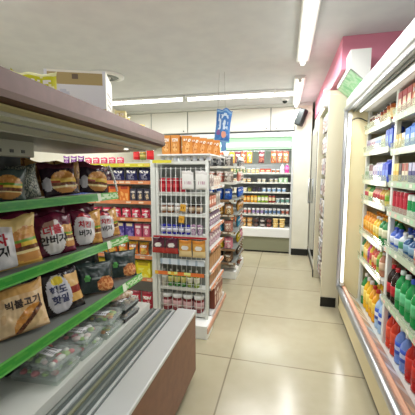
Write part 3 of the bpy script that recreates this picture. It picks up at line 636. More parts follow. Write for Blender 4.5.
def green_shelf(p, q, z, depth, y0, y1, sd):
    s = obj('shelf', MB().sweep([(lerp(p, q, y0), y0, z-.03), (lerp(p, q, y0), y0, z-.012), (lerp(p, q, y0)-depth, y0, z-.012), (lerp(p, q, y0)-depth, y0, z-.03)],
                                [(lerp(p, q, y1), y1, z-.03), (lerp(p, q, y1), y1, z-.012), (lerp(p, q, y1)-depth, y1, z-.012), (lerp(p, q, y1)-depth, y1, z-.03)]), 'grey', lc)
    rr = random.Random(sd)
    def paint(u, v):
        if abs(u-.845) < .012: return 'e4efd8'
        if v > .86 or v < .1: return '5fae52'
        if u > .86: return 'c6dfb4' if blot(u*10, v, sd, 5) > -.1 else '6fb45a'
        return '3f9a34' if blot(u*6, v, sd, 4) > .12 else '2f9030'
    st = MB(); H_ = .046
    def fr(u, v): y = y0+(y1-y0)*u; return (lerp(p, q, y)+.012-.008*v, y, z-H_+H_*v)
    def bk(u, v): y = y0+(y1-y0)*u; return (lerp(p, q, y)+.001, y, z-H_+H_*v)
    st.grid(120, 6, fr, paint, False); st.grid(1, 1, bk, lambda u, v: '3f9a34', False)
    for vv in (0, 1):
        k = len(st.v); st.v += [fr(0, vv), fr(1, vv), bk(1, vv), bk(0, vv)]; st.face([k, k+1, k+2, k+3], '5fae52')
    k = len(st.v); st.v += [fr(1, 0), fr(1, 1), bk(1, 1), bk(1, 0)]; st.face([k, k+1, k+2, k+3], '5fae52')
    obj('price_rail', st, 'gloss', s)
G1 = ((-1.224, 1.091), (-1.094, 1.85)); G2 = ((-1.094, .949), (-1.029, 1.85)); G3 = ((-.959, .933), (-.933, 1.85))
green_shelf(*G1, 1.268, .20, .75, 1.85, 1); green_shelf(*G2, .98, .34, .5, 1.85, 2); green_shelf(*G3, .725, .44, .4, 1.85, 3)

def burger(u, v, cx, cy, r, lettuce=True):
    x = (u-cx)/r; y = (v-cy)/r
    if x*x+(y*1.15)**2 > 1: return None
    if y > .25: return 'c98a45' if blot(u, v, 2, 9) > -.1 else 'dca65e'
    if y > .1: return '6f9a34' if lettuce else 'e8c060'
    if y > -.05: return 'e6c04a' if x > -.3 else 'a8442c'
    if y > -.3: return '5f3520' if blot(u, v, 5, 14) > 0 else '7a4a2c'
    if y > -.42: return 'ecd9a0'
    return 'c48a4c'
def oval(u, v, cx, cy, a, b): return ((u-cx)/a)**2+((v-cy)/b)**2 < 1
def paint_maroon(u, v):
    if oval(u, v, .42, .42, .3, .44) and v < .8:
        return 'f0edee' if v < .68 else ('b08a7a' if u < .5 else 'e8e0dc')
    b = burger(u, v, .86, .42, .33) if u > .62 else None
    if b: return b
    return '5f1a34' if blot(u, v, 3, 4) > 0 else '74203f'
def paint_cream(u, v):
    if u < .56 and v < .82: return 'f1eef2' if v < .72 else 'e4dcda'
    b = burger(u, v, .8, .42, .4, True)
    if b: return b
    return 'e6c884' if v > .4 else 'd8a850'
def paint_redwhite(u, v):
    if oval(u, v, .36, .45, .33, .46): return 'f3eff2' if v < .8 else 'c23038'
    b = burger(u, v, .85, .45, .36)
    if b: return b
    return 'dba45a' if u > .6 else '6a1c38'
def paint_dark(u, v):
    b = burger(u, v, .6, .4, .4, False)
    if b: return b
    if oval(u, v, .12, .35, .12, .2): return 'd8d4dc'
    return '2a1826' if v < .8 else '5a2a38'
def paint_hotdog(u, v):
    # long bun with dark filling, running diagonally
    x = u-.66; y = v-.26; a = .75; p = x*math.cos(a)+y*math.sin(a); q = -x*math.sin(a)+y*math.cos(a)
    if (p/.36)**2+(q/.19)**2 < 1:
        if q > .03: return 'cf8a3e' if blot(u, v, 4, 8) > -.1 else 'dea058'
        if q > -.06: return '5a3626' if blot(u, v, 6, 16) > -.05 else '8a5a3a'
        return 'd8b888'
    return 'd9a866' if v > .8 else ('e6c69a' if blot(u, v, 5, 3) > -.15 else 'dcb584')
def paint_silver(u, v):
    if oval(u, v, .40, .47, .3, .45):
        if oval(u, v, .42, .78, .15, .1): return 'e8cf3a'
        if v > .8: return 'b8b4ae'
        return 'd4d3dc'
    if u > .62 and .2 < v < .85:
        b = 'd2a55e' if v < .4 else ('8a2c22' if v < .55 else 'd9b070'); return b
    return '241c20'
def paint_teal(u, v):
    if oval(u, v, .74, .26, .25, .25): return 'b8683c' if blot(u, v, 8, 12) > 0 else 'd99a62'
    if oval(u, v, .25, .5, .08, .1): return '5fae5c'
    if .36 < u < .66 and .42 < v < .5: return '8a9290'
    return '2b3938' if blot(u, v, 3, 5) > 0 else '223030'
def paint_clear(u, v):
    b = burger(u, v, .5, .42, .44)
    if b: return b
    return '4e5c58'
def paint_mesh(u, v): return 'a6a89a' if blot(u, v, 3, 22) > .0 else '59635e'

def text_mesh(txt, size, w, h, d, cx, cz, pdepth, bold=.0, seed=1):
    cu = bpy.data.curves.new('lettering', 'FONT'); cu.body = txt; cu.size = size; cu.align_x = 'CENTER'; cu.align_y = 'CENTER'; cu.resolution_u = 2
    cu.offset = bold
    o = bpy.data.objects.new('lettering', cu); COL.objects.link(o)
    me = bpy.data.meshes.new_from_object(o.evaluated_get(bpy.context.evaluated_depsgraph_get()))
    bpy.data.objects.remove(o)
    bm = bmesh.new(); bm.from_mesh(me); bmesh.ops.triangulate(bm, faces=bm.faces)
    bmesh.ops.subdivide_edges(bm, edges=[e for e in bm.edges if e.calc_length() > size*.3], cuts=2)
    for v in bm.verts:
        x, z = v.co.x+cx, v.co.y+cz; u = (x+w/2)/w; vv = z/h
        q = psurf(min(1, max(0, u)), min(1, max(0, vv)), w, h, pdepth, seed); v.co = Vector((x, q[1]-.0014, z+noise.noise(Vector((u*2.6, seed, 0)))*.028*vv*vv))
    bm.to_mesh(me); bm.free(); return me
def with_mat(me, m): me.materials.clear(); me.materials.append(m); return me
MK = {k: mat('ink_'+k, c, .5) for k, c in dict(red='c2283c', black='24202a', navy='333a66', brown='3a2a22', white='e8e8ea').items()}
def letters(lst, w, h, d, seed):
    out = []
    for txt, size, cx, cz, ink in lst:
        out.append(('lettering', with_mat(text_mesh(txt, size, w, h, d, cx, cz, d, size*.034, seed), MK[ink])))
    return out
Wp, Hp, Dp = .2, .215, .07
S_maroon = pouch('sandwich_pack', 'sandwich', Wp, Hp, Dp, paint_maroon, 34, 36, seed=2, back='5f1a34', extra=letters([('더블', .05, -.016, .125, 'red'), ('안버거', .048, -.016, .075, 'black')], Wp, Hp, Dp, 2))
S_cream = pouch('sandwich_pack', 'sandwich', Wp*1.15, Hp*1.05, Dp, paint_cream, 34, 36, seed=3, back='e6c884', extra=letters([('치즈', .022, -.06, .172, 'black'), ('피자', .055, -.06, .128, 'red'), ('버거', .052, -.055, .075, 'black')], Wp*1.15, Hp*1.05, Dp, 3))
S_red = pouch('sandwich_pack', 'sandwich', Wp*.95, Hp*.95, Dp, paint_redwhite, 34, 36, seed=4, back='6a1c38', extra=letters([('치킨', .04, -.026, .12, 'red'), ('버거', .04, -.026, .07, 'black')], Wp*.95, Hp*.95, Dp, 4))
S_dark = pouch('sandwich_pack', 'sandwich', Wp, Hp*.85, Dp, paint_dark, 34, 32, seed=5, back='2a1826')
S_hot = pouch('sandwich_pack', 'sandwich', .24, .212, Dp, paint_hotdog, 54, 54, seed=6, back='dcb584', extra=letters([('빅불고기', .04, .022, .128, 'brown')], .24, .212, Dp, 6))
S_silver = pouch('sandwich_pack', 'sandwich', .2, .205, Dp, paint_silver, 36, 36, seed=7, back='241c20', extra=letters([('핵도', .042, -.02, .115, 'navy'), ('핫밀', .042, -.018, .070, 'navy')], .2, .205, Dp, 7))
S_teal = pouch('sandwich_pack', 'sandwich', .23, .17, Dp*.9, paint_teal, 36, 30, seed=8, back='26302f')
S_clear = pouch('sandwich_pack', 'sandwich', .15, .15, Dp, paint_clear, 28, 28, seed=9, back='7a8580')
S_mesh = pouch('sandwich_pack', 'sandwich', .13, .17, Dp*.8, paint_mesh, 28, 30, seed=10, back='6a746e')
LG = 'packs in the sandwich cooler'
def lp(s, x, y, z, deg, desc, where, lean=-10, ry=0, sc=1):
    if 'back row' not in where: x += .028
    place(s, (x, y, z), R(deg), desc, where, LG, rx=R(lean), ry=R(ry), force=True, sc=sc)
Z1, Z2, Z3 = 1.257, .969, .714
S_tan = pouch('bun_pack', 'sandwich', .17, .2, Dp*.8, lambda u, v: 'c89a5c' if blot(u, v, 4, 4) > -.1 else '8a5a34', 20, 20, seed=12, back='a87a48')
lp(S_clear, -1.285, 1.16, Z1, 50, 'clear pack with an egg burger', 'left edge of top green shelf', ry=4)
lp(S_mesh, -1.29, 1.285, Z1, 56, 'grey patterned pack', 'between burgers on top green shelf', ry=-6)
lp(S_dark, -1.225, 1.455, Z1, 60, 'dark burger pack with white mark, nearer one', 'on top green shelf', ry=-5, lean=-14)
lp(S_dark, -1.195, 1.70, Z1, 62, 'dark burger pack, farther one', 'at the end of top green shelf', ry=5, lean=-8)
lp(S_tan, -1.34, 1.44, Z1, 60, 'tan bun pack, nearer one', 'in back row of top green shelf', ry=3)
lp(S_tan, -1.32, 1.68, Z1, 60, 'tan bun pack, farther one', 'in back row of top green shelf', ry=-3)
lp(S_cream, -1.165, 1.06, Z2, 58, 'cream burger pack with red and black lettering', 'left edge of middle green shelf', ry=-5)
lp(S_maroon, -1.15, 1.31, Z2, 60, 'maroon burger pack with white oval label', 'middle green shelf, second pack', ry=-3, lean=-14)
lp(S_red, -1.135, 1.54, Z2, 62, 'white-labelled burger pack with red top', 'middle green shelf, third pack', ry=2)
lp(S_red, -1.12, 1.745, Z2, 66, 'white-labelled burger pack, smaller looking', 'at far end of middle green shelf', sc=.9, ry=-4)
for i, (x, y) in enumerate(((-1.27, 1.19), (-1.26, 1.43), (-1.25, 1.65))):
    lp(S_maroon, x, y, Z2, 62, 'maroon pack partly hidden', 'in back row of middle green shelf', ry=(4, -5, 3)[i], sc=1.08, lean=-4)
lp(S_hot, -1.085, 1.0, Z3, 58, 'tan hot dog pack with black Korean lettering', 'left edge of bottom green shelf', ry=-3, lean=-20, sc=.94)
lp(S_silver, -1.045, 1.215, Z3, 62, 'black pack with silver oval label', 'on bottom green shelf', ry=-4, lean=-14)
lp(S_teal, -1.04, 1.455, Z3, 58, 'dark teal pack with round bread, nearer one', 'on bottom green shelf', ry=5, lean=-16)
lp(S_teal, -1.03, 1.715, Z3, 60, 'dark teal pack, farther one', 'at the end of bottom green shelf', ry=6, lean=-12)
for x, y in ((-1.20, 1.33), (-1.19, 1.60)): lp(S_teal, x, y, Z3+.0, 60, 'dark teal pack partly hidden', 'in back row of bottom green shelf', ry=-6, sc=1.12)
# deck trays
def tray(x, y, rz, foodc, label, lidz=.05, w=.19, d=.14, kind='tray', z=.5255, wrapc=None):
    t = thing('food_tray', label, 'food tray', (x, y, z), R(rz), 'clear-lidded trays on the sandwich cooler deck')
    mb = MB(); mb.sweep([(-w/2+.01, -d/2+.01, 0), (w/2-.01, -d/2+.01, 0), (w/2-.01, d/2-.01, 0), (-w/2+.01, d/2-.01, 0)], [(-w/2, -d/2, .028), (w/2, -d/2, .028), (w/2, d/2, .028), (-w/2, d/2, .028)], None)
    obj('base', mb, 'blackp' if 'dark' in label or 'brown' in label else 'clear', t)
    rr = random.Random(int((x+9)*1000)); fb = MB()
    for k in range(34):
        cx, cy, r = rr.uniform(-w/2+.025, w/2-.025), rr.uniform(-d/2+.022, d/2-.022), rr.uniform(.012, .02); c = rr.choice(foodc)
        fb.lathe([(r*.6, 0, c), (r, r*.4, c), (r*.8, r*.8, c), (r*.2, r, c)], 7, cx, cy, .026)
    f = obj('food', fb, 'print', t); f['kind'] = 'stuff'
    lb = MB(); q = lidz
    lb.sweep([(-w/2, -d/2, .0285), (w/2, -d/2, .0285), (w/2, d/2, .0285), (-w/2, d/2, .0285)], [(-w/2+.014, -d/2+.014, q), (w/2-.014, -d/2+.014, q), (w/2-.014, d/2-.014, q), (-w/2+.014, d/2-.014, q)])
    obj('lid', lb, 'clear', t)
    pm = MB().grid(14, 10, lambda u, v: (-.02+.085*u, -.04+.055*v, q+.0012), lambda u, v: '55555a' if (int(u*14) % 2 and .15 < v < .5 and u > .2) or (v > .65 and .15 < u < .8 and int(v*10) % 2) else 'f4f4f6', False)
    obj('price_label', pm, 'print', t)
green = ('5f9a3a', '8fb850', '7a9a44', 'c8b84a', '3f5a2c', 'a8c070', 'd88a3a'); brown = ('6a4a34', '8a6a4a', 'b89a70', 'd8c09a', '5a6a3a'); red_ = ('f4eeea', 'd8606a', 'a8c878', 'f0d8d8', 'f6f2ee')
TR = [(-1.23, 1.06, ('3a3430', '5a4a40', '2c2a2a', '8a7a6a'), 'dark'), (-.99, 1.05, red_, 'white and red'), (-.99, 1.235, red_, 'pale pink'), (-.985, 1.42, green, 'green salad'), (-.98, 1.61, brown, 'brown noodle'),
      (-1.235, 1.25, green, 'mixed salad'), (-1.235, 1.44, brown, 'tan noodle'), (-1.23, 1.63, red_, 'rosy white')]
for x, y, fc, ds in TR:
    row_ = 'front' if x > -1.1 else 'back'; k_ = {1.06: 'nearest', 1.05: 'nearest', 1.235: 'second', 1.25: 'second', 1.42: 'third', 1.44: 'third', 1.61: 'farthest', 1.63: 'farthest'}[y]
    tray(x, y, random.uniform(-6, 8), fc, f'{ds} food tray at bottom of the {k_} stack, {row_} deck row', w=.22, d=.165)
    tray(x+random.uniform(-.01, .012), y+.006, random.uniform(-8, 10), fc, f'{ds} food tray on top of the {k_} stack, {row_} deck row', w=.22, d=.165, z=.577, lidz=.056)
def loaf(x, y, z, rz, c1, c2, label, L=.2, r=.026):
    pr = [];
    mb = MB(); n = 14
    def pos(u, v):
        a = 2*math.pi*v; k = (1-abs(2*u-1)**4)**.5*r+.002; return (-L/2+L*u, math.cos(a)*k*1.1, r+math.sin(a)*k*.9+noise.noise(Vector((u*9, v*4, x)))*.004)
    mb.grid(20, 14, pos, lambda u, v: ('d8d6d0' if u < .08 or u > .92 else (c1 if blot(u*3, v, 3, 5) > 0 else c2)))
    o = obj('wrapped_roll', mb, 'gloss'); o.location = (x, y, z); o.rotation_euler = (0, 0, R(rz)); tag(o, label, 'wrapped roll', 'film-wrapped rolls on the trays')
loaf(-.96, 1.60, .634, 60, 'c8a888', 'e0cdb8', 'film-wrapped pale roll lying on the far deck trays, front one', r=.019)
loaf(-1.05, 1.65, .634, 52, 'a88468', 'd8c4b0', 'film-wrapped brown roll lying on the far deck trays, behind the pale one', r=.019)
# things on the canopy top
t = thing('cardboard_carton', 'white and gold carton with an open top on the brown canopy', 'box', (-.895, 1.24, 1.626), R(24))
def cp(u, v):
    if v > .70 and .03 < u < .97: return 'b29a5e' if v < .93 else 'f0ece0'
    if v < .2: return 'b8a468'
    if abs((u-.3)/.1)**2+abs((v-.5)/.1)**2 < 1: return 'c8cada'
    return 'e2e2ea'
mb = MB().grid(20, 20, lambda u, v: (-.12+.24*u, -.101, .19*v), cp, False)
obj('front_panel', mb, 'print', t)
obj('body', B(-.12, .12, -.10, .10, 0, .19), mat('white_card', 'e9e7dc', .6), t)
sd = MB().grid(10, 16, lambda u, v: (.1205, -.10+.2*u, .19*v), lambda u, v: '9a9690' if (.2 < u < .8 and .15 < v < .7 and int(v*16) % 2) else 'f2efe2', False)
obj('side_panel', sd, 'print', t)
obj('logo', MB().grid(4, 4, lambda u, v: (-.012+.024*u, -.1018, .155+.02*v), lambda u, v: '6a5434', False), 'print', t)
def pk2(nm, w, h, d, c1, c2, c3, sd): return pouch(nm, 'snack', w, h, d, ppk(c1, c2, c3), 16, 16, seed=sd, back=c1)
o = place(pk2('snack_packet', .14, .10, .05, 'c9c62a', '2f2c20', 'e8e6b0', 41), (-.815, .89, 1.626), R(40), 'yellow-green snack pack', 'on canopy top before the carton', 'packs on the canopy', force=True)
o = place(pk2('snack_packet', .08, .06, .04, 'd8b02a', 'e8d890', 'e8e6b0', 42), (-.84, 1.50, 1.626), R(40), 'small yellow snack pack', 'on canopy top beyond the carton', 'packs on the canopy', force=True)
o = place(pk2('snack_packet', .08, .055, .04, 'cdb92f', '5a5020', 'e8d070', 43), (-.86, 1.72, 1.626), R(35), 'small olive yellow pack', 'near canopy far end', 'packs on the canopy', force=True)
o = place(carton('small_carton', 'carton', .05, .05, .07, 'e8dca0', 'f4efd8', 'c8a83a', 1), (-.80, 1.415, 1.626), R(20), 'narrow cream and gold carton', 'touching the big carton', 'packs on the canopy', force=True)

# ---------------------------------------------------------------- gondola C: shelves facing the viewer
YC = 2.50
gc = thing('gondola_shelf', 'snack gondola with salmon price rails behind the sandwich cooler', 'shelving unit', (0, 0, 0))
obj('back_panel', B(-2.25, -1.14, 2.93, 2.96, 0, 1.5), 'offw', gc)
obj('post', B(-1.136, -1.090, YC-.03, YC+.03, 0, 1.50, bev=.004), 'post', gc)
obj('base', B(-2.25, -1.14, YC, 2.93, 0, .12), 'white', gc)
CZ = [1.47, 1.318, 1.14, .985, .815, .64, .435]
for i, z in enumerate(CZ):
    shelf(gc, (-2.25, YC), (-1.14, YC), z, .42, (0, -1), m='offw', strip='d98a5c' if i else 'd0c83a', sh=.032, seed=100+i, n=18, tagc=('e98f62', 'e8976a', 'f2d8b8') if i else ('f0e87a', 'e0d848', 'e8c860'))
GCN = 'snacks on the salmon-railed gondola'
W_ = lambda i: f"on {SH[i]} shelf behind the sandwich cooler"
s0, s1 = (-2.05, YC), (-1.145, YC)
fill((-2.05, YC), (-1.34, YC), CZ[0], 0, [(pk('candy_pack', 'packet', .07, .075, .03, '6a2a7a', 'c8a0d0', '8a4a9a', 1), 3, 'purple candy pack'), (pk('candy_pack', 'packet', .075, .06, .03, 'd8305a', 'f0a8b8', 'e05a7a', 2), 7, 'pink candy pack')], W_(0), GCN)
fill((-1.33, YC), (-1.08, YC), 1.505, 0, [(can('red_can', 'can', .03, .085, 'c8242a', 'e8484a'), 1, 'bright red can'), (jar('glass_jar', 'jar', .028, .07, '7a8a3a', 'c8b860', 'c8a850'), 1, 'olive glass jar'), (can('red_can', 'can', .032, .1, 'd0202a', 'e83a3c'), 2, 'bright red can')], 'at the gondola end beside orange cartons', GCN, back=.02)
fill(s0, s1, CZ[1], 0, [(pk('snack_packet', 'snack', .12, .115, .05, '2a2c4a', '6a6a78', '1f2038', 3), 3, 'navy snack pack'), (pk('snack_packet', 'snack', .12, .10, .05, '4a2c3a', '8a7a80', '3a2030', 4), 1, 'plum snack pack'), (pk('snack_packet', 'snack', .12, .115, .05, '282a5a', '8a8aa0', '202248', 5), 4, 'deep blue snack pack')], W_(1), GCN)
fill(s0, s1, CZ[2], 0, [(carton('biscuit_box', 'box', .09, .05, .12, '2c4aa0', '5a78c8', 'd8dcea', 3), 4, 'blue biscuit box'), (carton('biscuit_box', 'box', .08, .05, .125, 'c8452a', 'e88a4a', 'f0d8a0', 1), 1, 'red-orange biscuit box'), (carton('biscuit_box', 'box', .1, .05, .135, 'd8742a', 'f0b060', 'a8381f', 3), 2, 'orange biscuit box'), (carton('biscuit_box', 'box', .06, .05, .11, '3a3a4a', 'e0c8a0', '6a5a5a', 1), 3, 'dark biscuit box')], W_(2), GCN)
fill(s0, s1, CZ[3], 0, [(pk('snack_packet', 'snack', .09, .09, .045, 'c82a48', 'f0b8c0', 'e8486a', 6), 5, 'crimson snack pack'), (pk('snack_packet', 'snack', .09, .09, .045, 'd83a5a', 'f4e4e4', 'a81f3a', 7), 5, 'rose snack pack')], W_(3), GCN)
fill(s0, s1, CZ[4], 0, [(carton('biscuit_box', 'box', .08, .05, .125, 'c88a3a', 'e8c870', '7a4a2a', 1), 3, 'mustard biscuit box'), (carton('biscuit_box', 'box', .085, .05, .125, 'd8a03a', 'a85a2a', '6a3a1c', 1), 3, 'golden biscuit box'), (carton('biscuit_box', 'box', .085, .05, .12, '4a3a8a', '8a7ab8', 'e8d8b0', 3), 2, 'violet biscuit box'), (carton('biscuit_box', 'box', .07, .05, .12, 'b84a6a', 'e8a8b8', 'f0e0e0', 1), 3, 'rose biscuit box')], W_(4), GCN)
fill(s0, s1, CZ[5], 0, [(pk('snack_packet', 'snack', .1, .12, .055, 'e8a82a', 'c8502a', 'f0d870', 8), 4, 'amber snack pack'), (pk('snack_packet', 'snack', .1, .12, .055, 'd8702a', 'f0c870', 'e8b83a', 9), 5, 'orange snack pack')], W_(5), GCN)
fill(s0, s1, CZ[6], 0, [(carton('biscuit_box', 'box', .14, .06, .145, 'e8d820', 'f0ec70', 'b8a020', 3), 7, 'bright yellow box')], W_(6), GCN)
fill(s0, s1, .12, 0, [(pk('snack_packet', 'snack', .12, .17, .07, 'b8203a', 'e8a8a8', '8a1a2a', 10), 7, 'red snack pack')], "on the base behind the sandwich cooler", GCN)

# ---------------------------------------------------------------- gondola A: aisle gondola with wire end rack
YA = 2.56
ga = thing('gondola_shelf', 'white aisle gondola with orange shelf edges behind the wire rack', 'shelving unit', (0, 0, 0))
AY0, AY1 = YA+.026, 3.155
obj('back_panel', B(-.92, -.90, AY0, AY1, 0, 1.45), 'offw', ga)
obj('base', B(-.90, -.615, AY0, AY1, 0, .115, bev=.003), 'white', ga)
for y in (AY1-.03,): obj('post', B(-.915, -.885, y, y+.03, 0, 1.46), 'post', ga)
AZ = [1.27, 1.08, .90, .71, .51, .36]
for i, z in enumerate(AZ): shelf(ga, (-.625, AY0), (-.625, AY1), z, .27, (1, 0), m='offw', strip='e8906a' if i > 1 else 'f0efe8', sh=.03, seed=140+i, n=10, tagc=('f0c8a8', 'f6ead8', 'e89a70'))
wr = thing('wire_end_rack', 'white wire grid rack closing the near end of aisle gondola', 'rack', (0, 0, 0))
xa, xb = -1.075, -.635
obj('post', B(xb-.012, xb+.012, 2.475, 2.50, .1, 1.50, bev=.002), 'post', wr)
obj('post', B(xa-.012, xa+.012, 2.475, 2.50, .1, 1.50, bev=.002), 'post', wr)
mb = MB(); nx = 11
for i in range(nx): mb.tube([(xa+(xb-xa)*i/(nx-1), 2.462, .13), (xa+(xb-xa)*i/(nx-1), 2.462, 1.44)], .0022, 4)
for i in range(14): mb.tube([(xa, 2.464, .13+i*.1), (xb, 2.464, .13+i*.1)], .0018, 4)
g = obj('wire_grid', mb, 'wire', wr)
obj('base', B(-1.06, -.60, 2.36, 2.56, 0, .118, bev=.004), 'white', wr)
obj('base_rail', B(-.60, -.592, 2.36, 3.16, .055, .10), 'orange', wr)
EZ = [1.49, 1.225, 1.045, .86, .62, .39, .165]
for z in EZ: obj('shelf', B(xa+.012, xb-.012, 2.475, 2.575, z-.026, z), 'offw', wr)
obj('back_panel', B(xa, xb, 2.575, 2.58, .1, 1.475), 'grey', wr)
EG = 'goods on the wire end rack'
e0, e1 = (xa+.016, 2.472), (xb-.016, 2.472)
E_ = lambda s: 'on the wire end rack, '+s
# orange cartons and white tubs on top
for x, y in ((-.985, 2.50), (-.905, 2.50)):
    place(carton('tall_carton', 'carton', .076, .06, .155, 'd08a3c', 'e8b878', 'b8702c', 1), (x, y, 1.5495), R(-3), 'tall orange carton facing front', 'on top of the wire rack', 'orange cartons on the wire rack')
for k in range(5):
    place(carton('tall_carton', 'carton', .085, .06, .15, 'cf8638', 'e6b070', 'b8702c', 1), (-.815+.037*k, 2.515+.105*k, 1.5495), R(20), 'orange carton in receding row', 'behind the two front orange cartons', 'orange cartons on the wire rack')
obj('top_shelf', B(-1.06, -.60, 2.45, 3.1, 1.537, 1.549), 'white', wr)
obj('yellow_strip', B(-1.10, -.93, 2.440, 2.447, 1.475, 1.50), mat('yellow_card', 'd8cf3a', .5), wr)
fill((-1.05, 2.462), (-.6, 2.462), EZ[0], 0, [(cup('white_tub', 'tub', .024, .042, 'e6e6e6', 'd0d4e0'), 9, 'small white tub')], E_('under the orange cartons'), EG, back=.008)
fill(e0, e1, EZ[1], 0, [GAP(.0), (can('red_can', 'can', .026, .125, 'b32030', 'd84a50', bz=(.35, .6)), 4, 'red tall can')], E_('upper shelf'), EG, back=.008)
for i in range(2):
    place(pouch('pouch_bag', 'packet', .11, .15, .02, (lambda u, v: 'c8a0b0' if (.3 < v < .45 and .2 < u < .8 and int(u*12) % 2) else ('d8d4d0' if v > .85 else 'ecebe6')), 16, 18, seed=50, back='e8e6e2'),
          (-.79+.118*i, 2.449, 1.255), 0, 'white pouch with pink print', 'hung on front of the wire rack', 'white pouches on the wire rack')
fill(e0, e1, EZ[2], 0, [(jar('glass_jar', 'jar', .028, .085, '8a5a3c', 'e6ddd0', 'd8d8d8'), 2, 'brown glass jar'), (jar('glass_jar', 'jar', .028, .085, 'b8a89a', 'efece6', 'e8e8e8'), 2, 'pale glass jar'), (jar('glass_jar', 'jar', .028, .085, '6a4a3a', 'c8b090', '2a2626'), 3, 'dark-lidded glass jar')], E_('second shelf down'), EG, back=.01)
fill(e0, e1, EZ[3], 0, [(jar('blue_jar', 'jar', .024, .085, '3a3aa8', 'e8e8f2', '3438a8'), 5, 'white-labelled blue jar'), (pk('candy_pack', 'packet', .05, .09, .02, '8a6a90', 'd8c8d8', 'b08aa8', 60), 3, 'mauve candy pack')], E_('third shelf down'), EG, back=.01)
hk = obj('hook_rail', B(-1.11, -.63, 2.452, 2.458, .835, .85), 'red', wr)
def bagp(c1, c2, c3):
    return lambda u, v: c3 if v > .82 else ('e8e4dc' if oval(u, v, .5, .55, .3, .14) else (c2 if v < .38 else c1))
S_b1 = pouch('snack_bag', 'snack', .118, .135, .03, bagp('5a2a3a', 'b83a34', '4a1f30'), 14, 16, seed=61, back='5a2a3a')
S_b2 = pouch('snack_bag', 'snack', .118, .145, .03, bagp('d09a4a', 'e8cf98', 'c07a30'), 14, 16, seed=62, back='c8904a')
for i in range(2): place(S_b1, (-1.055+.12*i, 2.435, .70), 0, 'dark red snack bag', 'hung on the front of wire rack', 'snack bags hung on the wire rack')
for i in range(2): place(S_b2, (-.812+.12*i, 2.435, .68), 0, 'tan snack bag', 'hung on the front of wire rack', 'snack bags hung on the wire rack')
o = obj('price_sheet', MB().grid(20, 4, lambda u, v: (-1.05+.40*u, 2.455, .60+.05*v), lambda u, v: 'd8e2ea' if int(u*20) % 4 else 'a8bccb', False).grid(1, 1, lambda u, v: (-1.05+.40*u, 2.457, .60+.05*v), lambda u, v: 'd8e2ea', False), 'print', wr)
fill(e0, e1, EZ[5], 0, [(bottle('sauce_bottle', 'bottle', .026, .15, 'c8c4b0', 'dfe0d8', 'e8e8e8', parts=False), 1, 'pale sauce bottle'), (bottle('sauce_bottle', 'bottle', .026, .15, '3f8a3c', 'e6e08a', 'e8e8e8', parts=False), 3, 'green sauce bottle'), (bottle('sauce_bottle', 'bottle', .026, .15, '8aa04a', 'e8e8d0', 'e8e8e8', parts=False), 2, 'olive sauce bottle'), (bottle('sauce_bottle', 'bottle', .026, .15, 'b88a4a', 'efe0c8', 'e8e8e8', parts=False), 1, 'amber sauce bottle')], E_('fifth shelf down'), EG, back=.01)
ptag = lambda u, v: 'e8f090' if int(u*15) in (4, 6, 9, 10) and .2 < v < .9 else ('e87a3a' if int(u*15) % 5 else 'f0c040')
obj('orange_strip', MB().grid(15, 4, lambda u, v: (-1.10+.45*u, 2.450, .505+.032*v), ptag, False).grid(1, 1, lambda u, v: (-1.10+.45*u, 2.452, .505+.032*v), lambda u, v: 'e87a3a', False), 'print', wr)
fill(e0, e1, EZ[6], 0, [(jar('preserve_jar', 'jar', .046, .15, '7a2a30', 'c8a0a0', 'e6e6e4'), 4, 'white-lidded dark red jar')], E_('bottom shelf'), EG, back=.004)
for i, (x, z) in enumerate(((-.835, 1.10), (-.85, 1.0))):
    o = obj('price_tag', MB().grid(6, 6, lambda u, v: (-.025+.05*u, 0, -.03+.06*v), lambda u, v: '8a5a20' if .3 < v < .6 and .2 < u < .8 and int(u*6) % 2 else 'e0a83a', False).grid(1, 1, lambda u, v: (-.025+.05*u, .002, -.03+.06*v), lambda u, v: 'e0a83a', False), 'print')
    o.location = (x, 2.455, z); o.rotation_euler = (0, R(5), 0); tag(o, ('upper' if i == 0 else 'lower')+' yellow tag clipped on the middle of the wire grid', 'tag', 'yellow tags')
# aisle side goods of A
A_ = lambda i: f'on {SH[i]} shelf of aisle gondola'
AG = 'goods on the aisle gondola'
q0, q1 = (-.63, AY0+.01), (-.63, AY1)
ra = R(90)
fill(q0, q1, AZ[0], ra, [(carton('flat_box', 'box', .09, .1, .10, 'b8a8a0', '7a6a6a', 'e0dcd4', 3), 2, 'grey flat box'), (carton('flat_box', 'box', .09, .1, .09, 'd8c8b8', 'a86a5a', 'f0ece4', 1), 4, 'beige flat box')], A_(0), AG)
fill(q0, q1, AZ[1], ra, [(carton('flat_box', 'box', .09, .1, .10, 'c8765a', 'e8d8c8', '8a4a3a', 0), 3, 'terracotta box'), (carton('flat_box', 'box', .09, .1, .11, 'b0a89c', '7a7068', 'e0dcd4', 3), 3, 'taupe box')], A_(1), AG)
fill(q0, q1, AZ[2], ra, [(pk('snack_packet', 'snack', .08, .12, .045, 'a890a0', 'e0d8e0', '8a7088', 70), 7, 'mauve snack pack')], A_(2), AG)
fill(q0, q1, AZ[3], ra, [(pk('snack_packet', 'snack', .085, .13, .045, 'c8b0b8', 'e8e0e4', 'b8909c', 71), 6, 'pale pink snack pack')], A_(3), AG)
fill(q0, q1, AZ[4], ra, [(carton('flat_box', 'box', .08, .08, .13, 'a87a4a', 'c89a6a', '8a5a34', 4), 7, 'brown upright box')], A_(4), AG)
fill(q0, q1, AZ[5], ra, [(carton('flat_box', 'box', .08, .08, .115, '96683f', 'b88a5a', '7a4a2c', 4), 7, 'dark tan upright box')], A_(5), AG)
